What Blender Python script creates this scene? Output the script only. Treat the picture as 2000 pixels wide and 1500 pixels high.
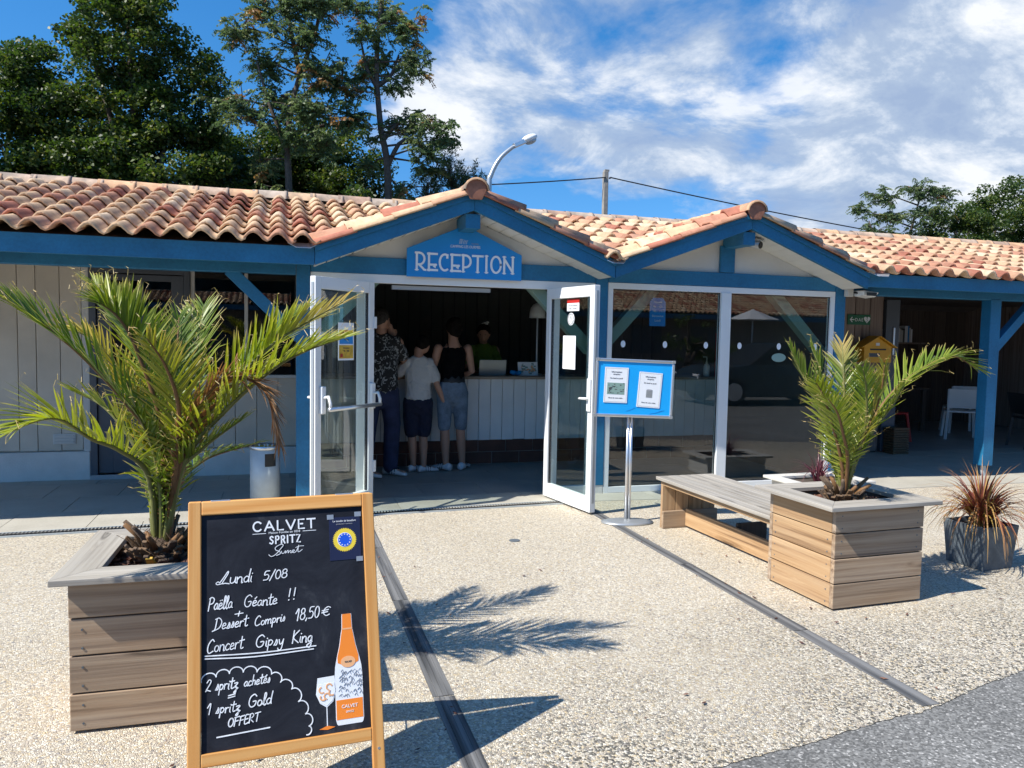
import bpy, bmesh, math, random
import numpy as np
from mathutils import Vector, Matrix, Euler
random.seed(7); np.random.seed(7)
R = math.radians
for o in list(bpy.data.objects): bpy.data.objects.remove(o, do_unlink=True)
SC = bpy.context.scene
COL = SC.collection

# ------------------------------------------------------------------ camera
yaw, pitch, roll = R(16.864), R(3.523), R(1.057)
Fw = Vector((math.sin(yaw)*math.cos(pitch), math.cos(yaw)*math.cos(pitch), -math.sin(pitch)))
r0 = Vector((math.cos(yaw), -math.sin(yaw), 0)); u0 = r0.cross(Fw)
Rt = r0*math.cos(roll) + u0*math.sin(roll); Up = -r0*math.sin(roll) + u0*math.cos(roll)
cd = bpy.data.cameras.new('camera'); cam = bpy.data.objects.new('camera', cd); COL.objects.link(cam)
m = Matrix((Rt, Up, -Fw)).transposed().to_4x4(); m.translation = Vector((0, 0, 1.5)); cam.matrix_world = m
cd.sensor_width = 36; cd.lens = 27.0; cd.clip_start = 0.05; cd.clip_end = 3000
SC.camera = cam

# ------------------------------------------------------------------ light, sky, exposure
SUN = Vector((-0.87, -0.22, 1.0)).normalized()          # towards the sun
elev = math.asin(SUN.z); azim = math.atan2(SUN.x, SUN.y)
sd = bpy.data.lights.new('sun', 'SUN'); sd.energy = 5.0; sd.angle = R(0.53); sd.color = (1.0, 0.955, 0.88)
so = bpy.data.objects.new('sun', sd); COL.objects.link(so); so.rotation_euler = SUN.to_track_quat('Z', 'Y').to_euler()
so.location = (-8, -2, 12)
W = bpy.data.worlds.new('World'); SC.world = W; W.use_nodes = True
nt = W.node_tree; nt.nodes.clear()
def N(nt, t, **k):
    n = nt.nodes.new(t)
    for a, b in k.items():
        if a[:2] == 'i_':
            key = a[2:]; key = int(key) if key.isdigit() else key.replace('_', ' ')
            n.inputs[key].default_value = b
        else: setattr(n, a, b)
    return n
def MATH(nt, op, a, b=None, c=None, clamp=False):
    n = nt.nodes.new('ShaderNodeMath'); n.operation = op; n.use_clamp = clamp
    for i, v in enumerate((a, b, c)):
        if v is None: continue
        if isinstance(v, (int, float)): n.inputs[i].default_value = v
        else: nt.links.new(v, n.inputs[i])
    return n.outputs[0]
def RAMP(nt, fac, stops, interp='LINEAR'):
    n = nt.nodes.new('ShaderNodeValToRGB'); cr = n.color_ramp; cr.interpolation = interp
    while len(cr.elements) < len(stops): cr.elements.new(0.5)
    for e, (p, c) in zip(cr.elements, stops):
        e.position = p; e.color = (*c, 1) if len(c) == 3 else c
    nt.links.new(fac, n.inputs[0]); return n.outputs[0]
def MIX(nt, fac, a, b, blend='MIX'):
    n = nt.nodes.new('ShaderNodeMix'); n.data_type = 'RGBA'; n.blend_type = blend
    for sock, v in ((n.inputs[0], fac), (n.inputs[6], a), (n.inputs[7], b)):
        if isinstance(v, (int, float)): sock.default_value = v
        elif isinstance(v, tuple): sock.default_value = (*v, 1) if len(v) == 3 else v
        else: nt.links.new(v, sock)
    return n.outputs[2]
sky = N(nt, 'ShaderNodeTexSky', sky_type='NISHITA', sun_disc=False, sun_elevation=elev, sun_rotation=azim,
        altitude=50, air_density=1.0, dust_density=0.15, ozone_density=2.5)
tc = N(nt, 'ShaderNodeTexCoord'); mz = N(nt, 'ShaderNodeVectorMath', operation='ADD'); nt.links.new(tc.outputs['Generated'], mz.inputs[0]); mz.inputs[1].default_value = (0, 0, 0.13)
nz = N(nt, 'ShaderNodeVectorMath', operation='NORMALIZE'); nt.links.new(mz.outputs[0], nz.inputs[0]); nt.links.new(nz.outputs[0], sky.inputs[0])
hs = N(nt, 'ShaderNodeHueSaturation', i_Saturation=1.36, i_Value=1.42); nt.links.new(sky.outputs[0], hs.inputs['Color'])
tc = N(nt, 'ShaderNodeTexCoord'); sp = N(nt, 'ShaderNodeSeparateXYZ'); nt.links.new(tc.outputs['Generated'], sp.inputs[0])
zz = MATH(nt, 'ADD', MATH(nt, 'MAXIMUM', sp.outputs[2], 0.0), 0.30)
cb = N(nt, 'ShaderNodeCombineXYZ')
nt.links.new(MATH(nt, 'DIVIDE', sp.outputs[0], zz), cb.inputs[0]); nt.links.new(MATH(nt, 'DIVIDE', sp.outputs[1], zz), cb.inputs[1])
def sky_noise(scale, detail, rough, off, dist=0.0):
    mp = N(nt, 'ShaderNodeMapping'); mp.inputs['Location'].default_value = off; mp.inputs['Scale'].default_value = (scale*1.5, scale*1.7, 1)
    mp.inputs['Rotation'].default_value = (0, 0, R(-32))
    nt.links.new(cb.outputs[0], mp.inputs[0])
    n = N(nt, 'ShaderNodeTexNoise', i_Scale=1.0, i_Detail=detail, i_Roughness=rough, i_Distortion=dist)
    nt.links.new(mp.outputs[0], n.inputs[0]); return n.outputs[0]
big = sky_noise(0.9, 10, 0.56, (0.7, 12.3, 0), 0.2)
fine = sky_noise(1.9, 10, 0.64, (7.3, 4.2, 0), 0.35)
az = MATH(nt, 'ARCTAN2', sp.outputs[0], sp.outputs[1])
bias = RAMP(nt, MATH(nt, 'MULTIPLY_ADD', az, 0.5, 0.5), [(0.0, (0.10,)*3), (0.36, (0.0,)*3), (0.54, (0.02,)*3), (0.61, (0.36,)*3), (0.68, (0.56,)*3), (0.76, (0.70,)*3), (0.86, (1.06,)*3), (0.93, (0.85,)*3), (1.0, (0.10,)*3)])
dens = MATH(nt, 'ADD', MATH(nt, 'ADD', MATH(nt, 'MULTIPLY', big, 1.5), MATH(nt, 'MULTIPLY', fine, 0.42)), MATH(nt, 'MULTIPLY_ADD', bias, 0.62, -1.02))
cover = RAMP(nt, dens, [(0.19, (0, 0, 0)), (0.27, (0.42,)*3), (0.34, (0.86,)*3), (0.45, (0.98,)*3)])
shade = RAMP(nt, MATH(nt, 'ADD', MATH(nt, 'MULTIPLY', fine, 0.75), MATH(nt, 'MULTIPLY', big, 0.35)),
             [(0.46, (2.6, 3.4, 4.9)), (0.53, (3.2, 4.0, 5.3)), (0.58, (4.8, 5.4, 6.3)), (0.64, (6.9, 7.1, 7.4))])
skymix = MIX(nt, cover, hs.outputs[0], shade)
bg = N(nt, 'ShaderNodeBackground', i_Strength=0.095); nt.links.new(skymix, bg.inputs[0])
wo = N(nt, 'ShaderNodeOutputWorld'); nt.links.new(bg.outputs[0], wo.inputs[0])
SC.view_settings.view_transform = 'Standard'; SC.view_settings.look = 'None'
SC.view_settings.exposure = 0.6; SC.view_settings.gamma = 1.0; SC.view_settings.use_curve_mapping = False
SC.render.engine = 'CYCLES'
SC.cycles.max_bounces = 10; SC.cycles.transparent_max_bounces = 16

# ------------------------------------------------------------------ materials
MATS = {}
def newmat(name):
    mt = bpy.data.materials.new(name); mt.use_nodes = True; t = mt.node_tree; t.nodes.clear()
    out = N(t, 'ShaderNodeOutputMaterial'); b = N(t, 'ShaderNodeBsdfPrincipled'); t.links.new(b.outputs[0], out.inputs[0])
    MATS[name] = mt; return mt, t, b, out
def coords(t, scale=(1, 1, 1), rnd=True):
    tc = N(t, 'ShaderNodeTexCoord'); mp = N(t, 'ShaderNodeMapping'); mp.inputs['Scale'].default_value = scale
    t.links.new(tc.outputs['Object'], mp.inputs[0])
    if rnd:
        oi = N(t, 'ShaderNodeObjectInfo')
        cx = N(t, 'ShaderNodeCombineXYZ')
        for i, k in enumerate((37.0, 91.0, 53.0)): t.links.new(MATH(t, 'MULTIPLY', oi.outputs['Random'], k), cx.inputs[i])
        t.links.new(cx.outputs[0], mp.inputs['Location'])
    return mp.outputs[0]
def noise(t, vec, scale, detail=5, rough=0.55, dist=0.0):
    n = N(t, 'ShaderNodeTexNoise', i_Scale=scale, i_Detail=detail, i_Roughness=rough, i_Distortion=dist); t.links.new(vec, n.inputs[0]); return n.outputs[0]
def bump(t, b, h, strength=0.3, dist=0.01):
    n = N(t, 'ShaderNodeBump', i_Strength=strength, i_Distance=dist); t.links.new(h, n.inputs['Height']); t.links.new(n.outputs[0], b.inputs['Normal'])
def simple(name, col, rough=0.6, metal=0.0, var=0.12, nscale=3.0, bmp=0.0, spec=0.5):
    mt, t, b, o = newmat(name)
    v = coords(t); f = noise(t, v, nscale, 6, 0.6)
    lo = tuple(c*(1-var) for c in col); hi = tuple(min(1, c*(1+var)) for c in col)
    c = RAMP(t, f, [(0.3, lo), (0.7, hi)]); t.links.new(c, b.inputs['Base Color'])
    b.inputs['Roughness'].default_value = rough; b.inputs['Metallic'].default_value = metal
    b.inputs['Specular IOR Level'].default_value = spec
    if bmp: bump(t, b, noise(t, v, nscale*12, 4), bmp, 0.004)
    if name.startswith(('cloth', 'tee')): bump(t, b, noise(t, v, 9, 3, 0.5, 1.2), 0.9, 0.035)
    return mt
def wood(name, ca, cb_, cc, axis='x', rough=0.75, gs=1.0, bmp=0.35, knots=True, silver=0.0):
    mt, t, b, o = newmat(name)
    def sc(lo, hi): return tuple((lo if c == axis else hi)*gs for c in 'xyz')
    v = coords(t, sc(1.3, 55)); v2 = coords(t, sc(1.1, 9.0)); v3 = coords(t, sc(2.6, 150))
    # sparse knots, long along the grain; the grain bends round them
    vo = N(t, 'ShaderNodeTexVoronoi', i_Scale=0.85, feature='F1'); t.links.new(v2, vo.inputs[0])
    d = vo.outputs['Distance']; halo = RAMP(t, d, [(0.05, (1, 1, 1)), (0.34, (0, 0, 0))], 'EASE')
    ad = N(t, 'ShaderNodeVectorMath', operation='MULTIPLY_ADD'); cbk = N(t, 'ShaderNodeCombineXYZ')
    for i in range(3): t.links.new(halo, cbk.inputs[i])
    t.links.new(cbk.outputs[0], ad.inputs[0]); ad.inputs[1].default_value = tuple(0.0 if c == axis else 1.6 for c in 'xyz'); t.links.new(v, ad.inputs[2])
    base = noise(t, ad.outputs[0], 0.55, 7, 0.62, 0.35)
    fine = noise(t, v3, 0.6, 3, 0.6)
    w = N(t, 'ShaderNodeTexWave', i_Scale=0.7, i_Distortion=12.0, i_Detail=3.0, wave_type='BANDS', bands_direction={'x': 'Z', 'y': 'X', 'z': 'X'}[axis], wave_profile='SIN')
    w.inputs['Detail Scale'].default_value = 0.35; t.links.new(v2, w.inputs[0])
    g = MATH(t, 'ADD', MATH(t, 'ADD', MATH(t, 'MULTIPLY', base, 0.70), MATH(t, 'MULTIPLY', fine, 0.24)), MATH(t, 'MULTIPLY', w.outputs['Fac'], 0.06 if knots else 0.16))
    c = RAMP(t, g, [(0.30, ca), (0.46, cb_), (0.64, cc)])
    if silver:
        big_ = noise(t, v2, 0.6, 5, 0.6); c = MIX(t, RAMP(t, big_, [(0.38, (0,)*3), (0.66, (silver,)*3)]), c, MIX(t, fine, (0.22, 0.205, 0.185), (0.42, 0.40, 0.365)))
    if knots:
        rings = MATH(t, 'SINE', MATH(t, 'MULTIPLY', d, 70.0))
        kc = MIX(t, MATH(t, 'MULTIPLY_ADD', rings, 0.22, 0.55, clamp=True), c, tuple(x*0.42 for x in ca))
        c = MIX(t, RAMP(t, d, [(0.10, (0.9,)*3), (0.17, (0,)*3)]), c, kc)
    oi = N(t, 'ShaderNodeObjectInfo')
    hv = N(t, 'ShaderNodeHueSaturation'); t.links.new(c, hv.inputs['Color']); t.links.new(MATH(t, 'MULTIPLY_ADD', oi.outputs['Random'], 0.24, 0.88), hv.inputs['Value'])
    t.links.new(hv.outputs[0], b.inputs['Base Color']); b.inputs['Roughness'].default_value = rough
    bump(t, b, fine, bmp, 0.003)
    return mt
def paint(name, col):
    """painted sawn timber: faint grain relief, fading, small chips to bare wood and hairline checks"""
    mt, t, b, o = newmat(name); v = coords(t, (1, 1, 1), True)
    f = noise(t, v, 2.2, 6, 0.65); c = RAMP(t, f, [(0.25, tuple(x*0.72 for x in col)), (0.55, col), (0.8, tuple(min(1, x*1.25+.006) for x in col))])
    g = noise(t, v, 42, 4, 0.7); c = MIX(t, 1.0, c, RAMP(t, g, [(0.35, (0.86,)*3), (0.6, (1.03,)*3)]), 'MULTIPLY')
    ch = RAMP(t, MATH(t, 'ADD', MATH(t, 'MULTIPLY', noise(t, v, 26, 3, 0.6), 0.6), MATH(t, 'MULTIPLY', noise(t, v, 3.1, 2), 0.4)), [(0.665, (0,)*3), (0.69, (1,)*3)])
    c = MIX(t, MATH(t, 'MULTIPLY', ch, 0.6), c, (0.10, 0.105, 0.11))
    t.links.new(c, b.inputs['Base Color']); b.inputs['Roughness'].default_value = 0.55
    bump(t, b, g, 0.22, 0.003); return mt
paint('blue_paint', (0.0115, 0.150, 0.300))
simple('sign_blue', (0.010, 0.235, 0.60), 0.4, var=0.05)
simple('sage_paint', (0.22, 0.34, 0.30), 0.55, var=0.08)
simple('white_frame', (0.74, 0.75, 0.74), 0.35, var=0.04)
simple('grey_alu', (0.42, 0.44, 0.45), 0.35, metal=0.5, var=0.05)
simple('silver', (0.72, 0.73, 0.74), 0.32, metal=0.85, var=0.04)
simple('dark_frame', (0.075, 0.085, 0.10), 0.45)
simple('gable_white', (0.58, 0.565, 0.52), 0.7, var=0.05)
simple('soffit_white', (0.66, 0.65, 0.60), 0.6, var=0.04)
simple('board_grey', (0.57, 0.51, 0.415), 0.75, var=0.12, nscale=2, bmp=0.2)
simple('render_white', (0.64, 0.625, 0.58), 0.85, var=0.08, nscale=5, bmp=0.6)
simple('counter_board', (0.80, 0.79, 0.76), 0.6, var=0.06)
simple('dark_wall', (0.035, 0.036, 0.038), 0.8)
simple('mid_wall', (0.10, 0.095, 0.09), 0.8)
simple('black', (0.012, 0.012, 0.013), 0.5)
simple('rubber', (0.02, 0.02, 0.022), 0.7)
simple('zinc', (0.52, 0.54, 0.56), 0.4, metal=0.7)
simple('galvanised', (0.46, 0.50, 0.50), 0.5, metal=0.1, var=0.10, nscale=9)
simple('terracotta', (0.30, 0.125, 0.075), 0.8, var=0.3, nscale=12, bmp=0.4)
simple('yellow', (0.72, 0.36, 0.015), 0.45)
simple('green_sign', (0.012, 0.13, 0.06), 0.5, var=0.03)
simple('paper', (0.80, 0.82, 0.84), 0.7, var=0.02)
simple('ink', (0.06, 0.06, 0.065), 0.7)
simple('pale_ink', (0.33, 0.34, 0.36), 0.7)
simple('red', (0.45, 0.02, 0.015), 0.5)
simple('orange', (0.86, 0.24, 0.025), 0.5, var=0.04)
simple('pale_orange', (0.80, 0.42, 0.20), 0.5)
simple('gold', (0.80, 0.60, 0.05), 0.5, var=0.03)
simple('flag_blue', (0.01, 0.09, 0.62), 0.5, var=0.03)
simple('navy_print', (0.012, 0.016, 0.05), 0.45, var=0.1)
simple('print_white', (0.78, 0.80, 0.82), 0.6, var=0.02)
simple('chalk', (0.78, 0.80, 0.82), 0.9, var=0.16, nscale=60)
simple('pin_blue', (0.004, 0.36, 0.82), 0.5, var=0.05)
simple('skin', (0.40, 0.22, 0.15), 0.55, var=0.06, nscale=8)
simple('hair_dark', (0.009, 0.007, 0.006), 0.8, var=0.4, nscale=40, bmp=0.8, spec=0.15)
simple('hair_grey', (0.05, 0.045, 0.042), 0.85, var=0.5, nscale=40, bmp=0.8, spec=0.15)
simple('tee_white', (0.52, 0.515, 0.50), 0.8, var=0.06, nscale=9)
simple('cloth_black', (0.004, 0.004, 0.005), 0.95, spec=0.1)
simple('cloth_navy', (0.010, 0.013, 0.035), 0.85)
simple('cloth_green', (0.12, 0.20, 0.02), 0.8)
simple('shoe_white', (0.62, 0.64, 0.66), 0.6)
simple('concrete_post', (0.28, 0.25, 0.21), 0.85, var=0.2, nscale=6, bmp=0.3)
simple('bark', (0.085, 0.065, 0.05), 0.9, var=0.35, nscale=14, bmp=0.8)
simple('slate', (0.095, 0.115, 0.13), 0.65, var=0.30, nscale=16, bmp=0.5)
simple('car_paint', (0.055, 0.075, 0.085), 0.25, metal=0.5, var=0.03)
simple('tile_mortar', (0.16, 0.13, 0.11), 0.9, var=0.2, nscale=9, bmp=0.6)
simple('grout', (0.30, 0.28, 0.26), 0.9)
simple('red_tile', (0.10, 0.035, 0.022), 0.55, var=0.3, nscale=6)
simple('wicker', (0.13, 0.075, 0.035), 0.7, var=0.3, nscale=30, bmp=0.5)
simple('petiole', (0.13, 0.135, 0.032), 0.6, var=0.45, nscale=9)
simple('petiole_brown', (0.17, 0.085, 0.03), 0.7, var=0.25, nscale=10)
simple('fibre', (0.11, 0.075, 0.05), 0.95, var=0.5, nscale=30, bmp=0.9)
simple('bract', (0.62, 0.38, 0.04), 0.6, var=0.35, nscale=20)
wood('planter_wood', (0.095, 0.052, 0.026), (0.32, 0.215, 0.13), (0.45, 0.33, 0.215), 'x', silver=0.28)
wood('planter_wood_sunlit', (0.11, 0.055, 0.022), (0.37, 0.22, 0.105), (0.48, 0.32, 0.17), 'x', silver=0.12)  # brighter orange copy of the planter wood, sunlight put into the colour
for ax_ in 'yz': wood('warm_wood_'+ax_, (0.11, 0.055, 0.022), (0.37, 0.22, 0.105), (0.48, 0.32, 0.17), ax_, silver=0.12)
wood('silver_wood_y', (0.12, 0.10, 0.08), (0.30, 0.27, 0.225), (0.42, 0.385, 0.33), 'y', silver=0.45)
wood('silver_wood', (0.12, 0.10, 0.08), (0.30, 0.27, 0.225), (0.42, 0.385, 0.33), 'x', silver=0.45)
wood('pine_varnish', (0.44, 0.16, 0.035), (0.62, 0.28, 0.07), (0.70, 0.37, 0.12), 'x', rough=0.45, knots=False, bmp=0.08, gs=1.4)
wood('pine_varnish_z', (0.44, 0.16, 0.035), (0.62, 0.28, 0.07), (0.70, 0.37, 0.12), 'z', rough=0.45, knots=False, bmp=0.08, gs=1.4)
wood('barn_wood', (0.09, 0.06, 0.045), (0.22, 0.165, 0.135), (0.32, 0.26, 0.22), 'z')
wood('dark_wood', (0.04, 0.03, 0.022), (0.085, 0.062, 0.048), (0.12, 0.09, 0.07), 'z')
wood('inlay_wood', (0.02, 0.021, 0.022), (0.06, 0.061, 0.062), (0.17, 0.168, 0.163), 'y', knots=False, gs=0.8, bmp=0.9)
wood('counter_top', (0.10, 0.07, 0.05), (0.26, 0.20, 0.15), (0.32, 0.26, 0.2), 'x')

def denim(name, col):
    mt, t, b, o = newmat(name); v = coords(t); f = noise(t, v, 7, 5, 0.6); g = noise(t, v, 160, 2)
    c = RAMP(t, MATH(t, 'ADD', MATH(t, 'MULTIPLY', f, 0.7), MATH(t, 'MULTIPLY', g, 0.3)), [(0.35, tuple(x*0.55 for x in col)), (0.65, tuple(x*1.35 for x in col))])
    t.links.new(c, b.inputs['Base Color']); b.inputs['Roughness'].default_value = 0.85
denim('denim_light', (0.15, 0.21, 0.28)); denim('denim_dark', (0.018, 0.026, 0.07))
def pattern():
    mt, t, b, o = newmat('pattern_shirt'); v = coords(t)
    n = N(t, 'ShaderNodeTexNoise', i_Scale=17.0, i_Detail=2.0, i_Distortion=1.6); t.links.new(v, n.inputs[0])
    c = RAMP(t, n.outputs[0], [(0.0, (0.010,)*3), (0.555, (0.012,)*3), (0.58, (0.30, 0.31, 0.31)), (0.64, (0.26, 0.27, 0.27)), (0.665, (0.012,)*3)])
    t.links.new(c, b.inputs['Base Color']); b.inputs['Roughness'].default_value = 0.8
pattern()
def gravel():
    mt, t, b, o = newmat('gravel')
    tc = N(t, 'ShaderNodeTexCoord'); v = tc.outputs['Object']
    w = N(t, 'ShaderNodeTexNoise', i_Scale=40.0, i_Detail=2.0); t.links.new(v, w.inputs[0])
    va = N(t, 'ShaderNodeVectorMath', operation='MULTIPLY_ADD'); t.links.new(w.outputs['Color'], va.inputs[0]); va.inputs[1].default_value = (0.012,)*3; t.links.new(v, va.inputs[2])
    mp = N(t, 'ShaderNodeMapping'); mp.inputs['Scale'].default_value = (1, 1, 0.0); t.links.new(va.outputs[0], mp.inputs[0])
    vo = N(t, 'ShaderNodeTexVoronoi', i_Scale=112.0, i_Randomness=1.0); t.links.new(mp.outputs[0], vo.inputs[0])
    ed = N(t, 'ShaderNodeTexVoronoi', i_Scale=112.0, i_Randomness=1.0, feature='DISTANCE_TO_EDGE'); t.links.new(mp.outputs[0], ed.inputs[0])
    sep = N(t, 'ShaderNodeSeparateColor'); t.links.new(vo.outputs['Color'], sep.inputs[0])
    pal = RAMP(t, sep.outputs[0], [(0.0, (0.60, 0.52, 0.39)), (0.24, (0.70, 0.63, 0.50)), (0.46, (0.53, 0.45, 0.34)), (0.60, (0.75, 0.69, 0.57)), (0.76, (0.47, 0.41, 0.335)), (0.88, (0.31, 0.285, 0.26)), (0.92, (0.62, 0.50, 0.32))], 'CONSTANT')
    # wear: the binder has gone grey towards the drive
    sx = N(t, 'ShaderNodeSeparateXYZ'); t.links.new(v, sx.inputs[0])
    wr = noise(t, v, 1.3, 4)
    d = MATH(t, 'ADD', MATH(t, 'MULTIPLY_ADD', sx.outputs[1], -0.34, 1.16), MATH(t, 'MULTIPLY', wr, 0.9))
    d = MATH(t, 'ADD', d, MATH(t, 'MULTIPLY', sx.outputs[0], 0.10))
    wearf = RAMP(t, d, [(0.58, (0,)*3), (0.98, (1,)*3)])
    darkst = RAMP(t, sep.outputs[1], [(0.0, (1,)*3), (0.66, (1,)*3), (0.74, (0.20, 0.215, 0.23))])
    pal = MIX(t, MATH(t, 'MULTIPLY', wearf, 0.95), pal, MIX(t, 1.0, pal, darkst, 'MULTIPLY'))
    joint = RAMP(t, ed.outputs['Distance'], [(0.0, (0.62,)*3), (0.08, (1,)*3)])
    c = MIX(t, 1.0, pal, joint, 'MULTIPLY')
    st = RAMP(t, noise(t, v, 0.55, 5, 0.6), [(0.28, (0.90, 0.89, 0.87)), (0.45, (0.98, 0.975, 0.965)), (0.65, (1.03,)*3)])
    c = MIX(t, 1.0, c, st, 'MULTIPLY')
    t.links.new(c, b.inputs['Base Color']); b.inputs['Roughness'].default_value = 0.8; b.inputs['Specular IOR Level'].default_value = 0.3
    h = RAMP(t, ed.outputs['Distance'], [(0.0, (0,)*3), (0.22, (1,)*3)]); bump(t, b, h, 0.7, 0.005)
gravel()
def asphalt():
    mt, t, b, o = newmat('asphalt')
    tc = N(t, 'ShaderNodeTexCoord'); v = tc.outputs['Object']
    vo = N(t, 'ShaderNodeTexVoronoi', i_Scale=120.0); t.links.new(v, vo.inputs[0]); sep = N(t, 'ShaderNodeSeparateColor'); t.links.new(vo.outputs['Color'], sep.inputs[0])
    c = RAMP(t, sep.outputs[0], [(0, (0.11, 0.108, 0.10)), (0.4, (0.185, 0.181, 0.168)), (0.8, (0.25, 0.245, 0.228)), (0.95, (0.42, 0.405, 0.375))], 'CONSTANT')
    c = MIX(t, 1.0, c, RAMP(t, noise(t, v, 1.5, 5), [(0.3, (0.8,)*3), (0.7, (1.1,)*3)]), 'MULTIPLY')
    t.links.new(c, b.inputs['Base Color']); b.inputs['Roughness'].default_value = 0.85; bump(t, b, sep.outputs[1], 0.5, 0.004)
asphalt()
def paving():
    mt, t, b, o = newmat('paving'); v = coords(t)
    f = noise(t, v, 2.2, 7, 0.65); g = noise(t, v, 60, 3)
    c = RAMP(t, MATH(t, 'ADD', MATH(t, 'MULTIPLY', f, 0.7), MATH(t, 'MULTIPLY', g, 0.3)), [(0.3, (0.34, 0.315, 0.26)), (0.55, (0.44, 0.415, 0.35)), (0.75, (0.50, 0.475, 0.405))])
    t.links.new(c, b.inputs['Base Color']); b.inputs['Roughness'].default_value = 0.6; bump(t, b, g, 0.15, 0.002)
paving()
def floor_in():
    mt, t, b, o = newmat('inner_floor_shaded'); v = coords(t); f = noise(t, v, 3, 6)  # darker copy of the paving; the indoor shade is put into the colour
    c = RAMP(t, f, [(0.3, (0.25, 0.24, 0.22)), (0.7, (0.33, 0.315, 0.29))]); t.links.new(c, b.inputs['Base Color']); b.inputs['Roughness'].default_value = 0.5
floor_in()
def rooftile(name, ridge=False):
    mt, t, b, o = newmat(name)
    oi = N(t, 'ShaderNodeObjectInfo'); at = N(t, 'ShaderNodeAttribute', attribute_name='rnd')
    r = MATH(t, 'FRACT', MATH(t, 'ADD', MATH(t, 'MULTIPLY', oi.outputs['Random'], 7.31), MATH(t, 'MULTIPLY', at.outputs['Fac'], 5.77)))
    if not ridge:
        c = RAMP(t, r, [(0.0, (0.60, 0.41, 0.25)), (0.20, (0.54, 0.31, 0.19)), (0.34, (0.66, 0.47, 0.30)), (0.50, (0.47, 0.235, 0.145)), (0.60, (0.62, 0.42, 0.26)), (0.76, (0.40, 0.15, 0.095)), (0.83, (0.47, 0.22, 0.14)), (0.90, (0.70, 0.53, 0.36))], 'CONSTANT')
    else:
        c = RAMP(t, r, [(0.0, (0.42, 0.31, 0.235)), (0.25, (0.52, 0.36, 0.23)), (0.45, (0.36, 0.24, 0.18)), (0.65, (0.55, 0.34, 0.20)), (0.85, (0.40, 0.33, 0.27))], 'CONSTANT')
    v = coords(t); f = noise(t, v, 9, 6, 0.7); g = noise(t, v, 3.5, 4, 0.6)
    c = MIX(t, 1.0, c, RAMP(t, f, [(0.3, (0.62, 0.60, 0.57)), (0.58, (1.02, 1.0, 0.98))]), 'MULTIPLY')
    li = RAMP(t, g, [(0.52, (0,)*3), (0.66, (0.75 if ridge else 0.35,)*3)])
    c = MIX(t, li, c, (0.17, 0.145, 0.12) if ridge else (0.34, 0.24, 0.17))
    t.links.new(c, b.inputs['Base Color']); b.inputs['Roughness'].default_value = 0.85; bump(t, b, f, 0.35, 0.004)
rooftile('roof_tile'); rooftile('ridge_tile', True)
def glass(name, tint, refl=1.0):
    mt = bpy.data.materials.new(name); mt.use_nodes = True; t = mt.node_tree; t.nodes.clear(); MATS[name] = mt
    out = N(t, 'ShaderNodeOutputMaterial'); tr = N(t, 'ShaderNodeBsdfTransparent'); tr.inputs[0].default_value = (*tint, 1)
    gl = N(t, 'ShaderNodeBsdfGlossy', i_Roughness=0.0); gl.inputs[0].default_value = (1, 1, 1, 1)
    fr = N(t, 'ShaderNodeFresnel', i_IOR=1.5); mx = N(t, 'ShaderNodeMixShader')
    geo = N(t, 'ShaderNodeNewGeometry')
    f = MATH(t, 'MULTIPLY', MATH(t, 'MULTIPLY', fr.outputs[0], refl), MATH(t, 'SUBTRACT', 1.0, geo.outputs['Backfacing']))
    t.links.new(f, mx.inputs[0]); t.links.new(tr.outputs[0], mx.inputs[1]); t.links.new(gl.outputs[0], mx.inputs[2]); t.links.new(mx.outputs[0], out.inputs[0])
glass('clear_glass', (0.90, 0.95, 0.93), 1.7); glass('window_glass', (0.80, 0.86, 0.84), 2.0)
def chalkboard():
    mt, t, b, o = newmat('chalkboard'); v = coords(t); f = noise(t, v, 5, 6, 0.7, 0.8)
    c = RAMP(t, f, [(0.4, (0.009, 0.010, 0.015)), (0.58, (0.018, 0.020, 0.027)), (0.72, (0.045, 0.048, 0.055))]); t.links.new(c, b.inputs['Base Color']); b.inputs['Roughness'].default_value = 0.6; b.inputs['Specular IOR Level'].default_value = 0.25
chalkboard()
def leafmat(name, stops, trans=0.35, tipcol=None, rough=0.5):
    """stops: colour by the per-leaf random value held in attribute lv.x; lv.y = dryness"""
    mt, t, b, o = newmat(name)
    at = N(t, 'ShaderNodeAttribute', attribute_name='lv'); s = N(t, 'ShaderNodeSeparateColor'); t.links.new(at.outputs['Color'], s.inputs[0])
    c = RAMP(t, s.outputs[0], stops)
    if tipcol: c = MIX(t, s.outputs[1], c, tipcol)
    t.links.new(c, b.inputs['Base Color']); b.inputs['Roughness'].default_value = rough
    tl = N(t, 'ShaderNodeBsdfTranslucent'); br = N(t, 'ShaderNodeHueSaturation', i_Value=1.5, i_Saturation=1.1); t.links.new(c, br.inputs['Color']); t.links.new(br.outputs[0], tl.inputs[0])
    mx = N(t, 'ShaderNodeMixShader', i_0=trans); t.links.new(b.outputs[0], mx.inputs[1]); t.links.new(tl.outputs[0], mx.inputs[2]); t.links.new(mx.outputs[0], o.inputs[0])
leafmat('oak_leaf', [(0, (0.017, 0.038, 0.008)), (0.45, (0.043, 0.080, 0.014)), (0.8, (0.088, 0.128, 0.022)), (1, (0.15, 0.16, 0.03))], 0.4)
leafmat('robinia_leaf', [(0, (0.07, 0.11, 0.045)), (0.5, (0.12, 0.175, 0.065)), (0.82, (0.19, 0.21, 0.08)), (0.95, (0.27, 0.16, 0.055)), (1, (0.28, 0.14, 0.06))], 0.42)
leafmat('pine_leaf', [(0, (0.022, 0.05, 0.016)), (1, (0.055, 0.10, 0.03))], 0.15)
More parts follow.
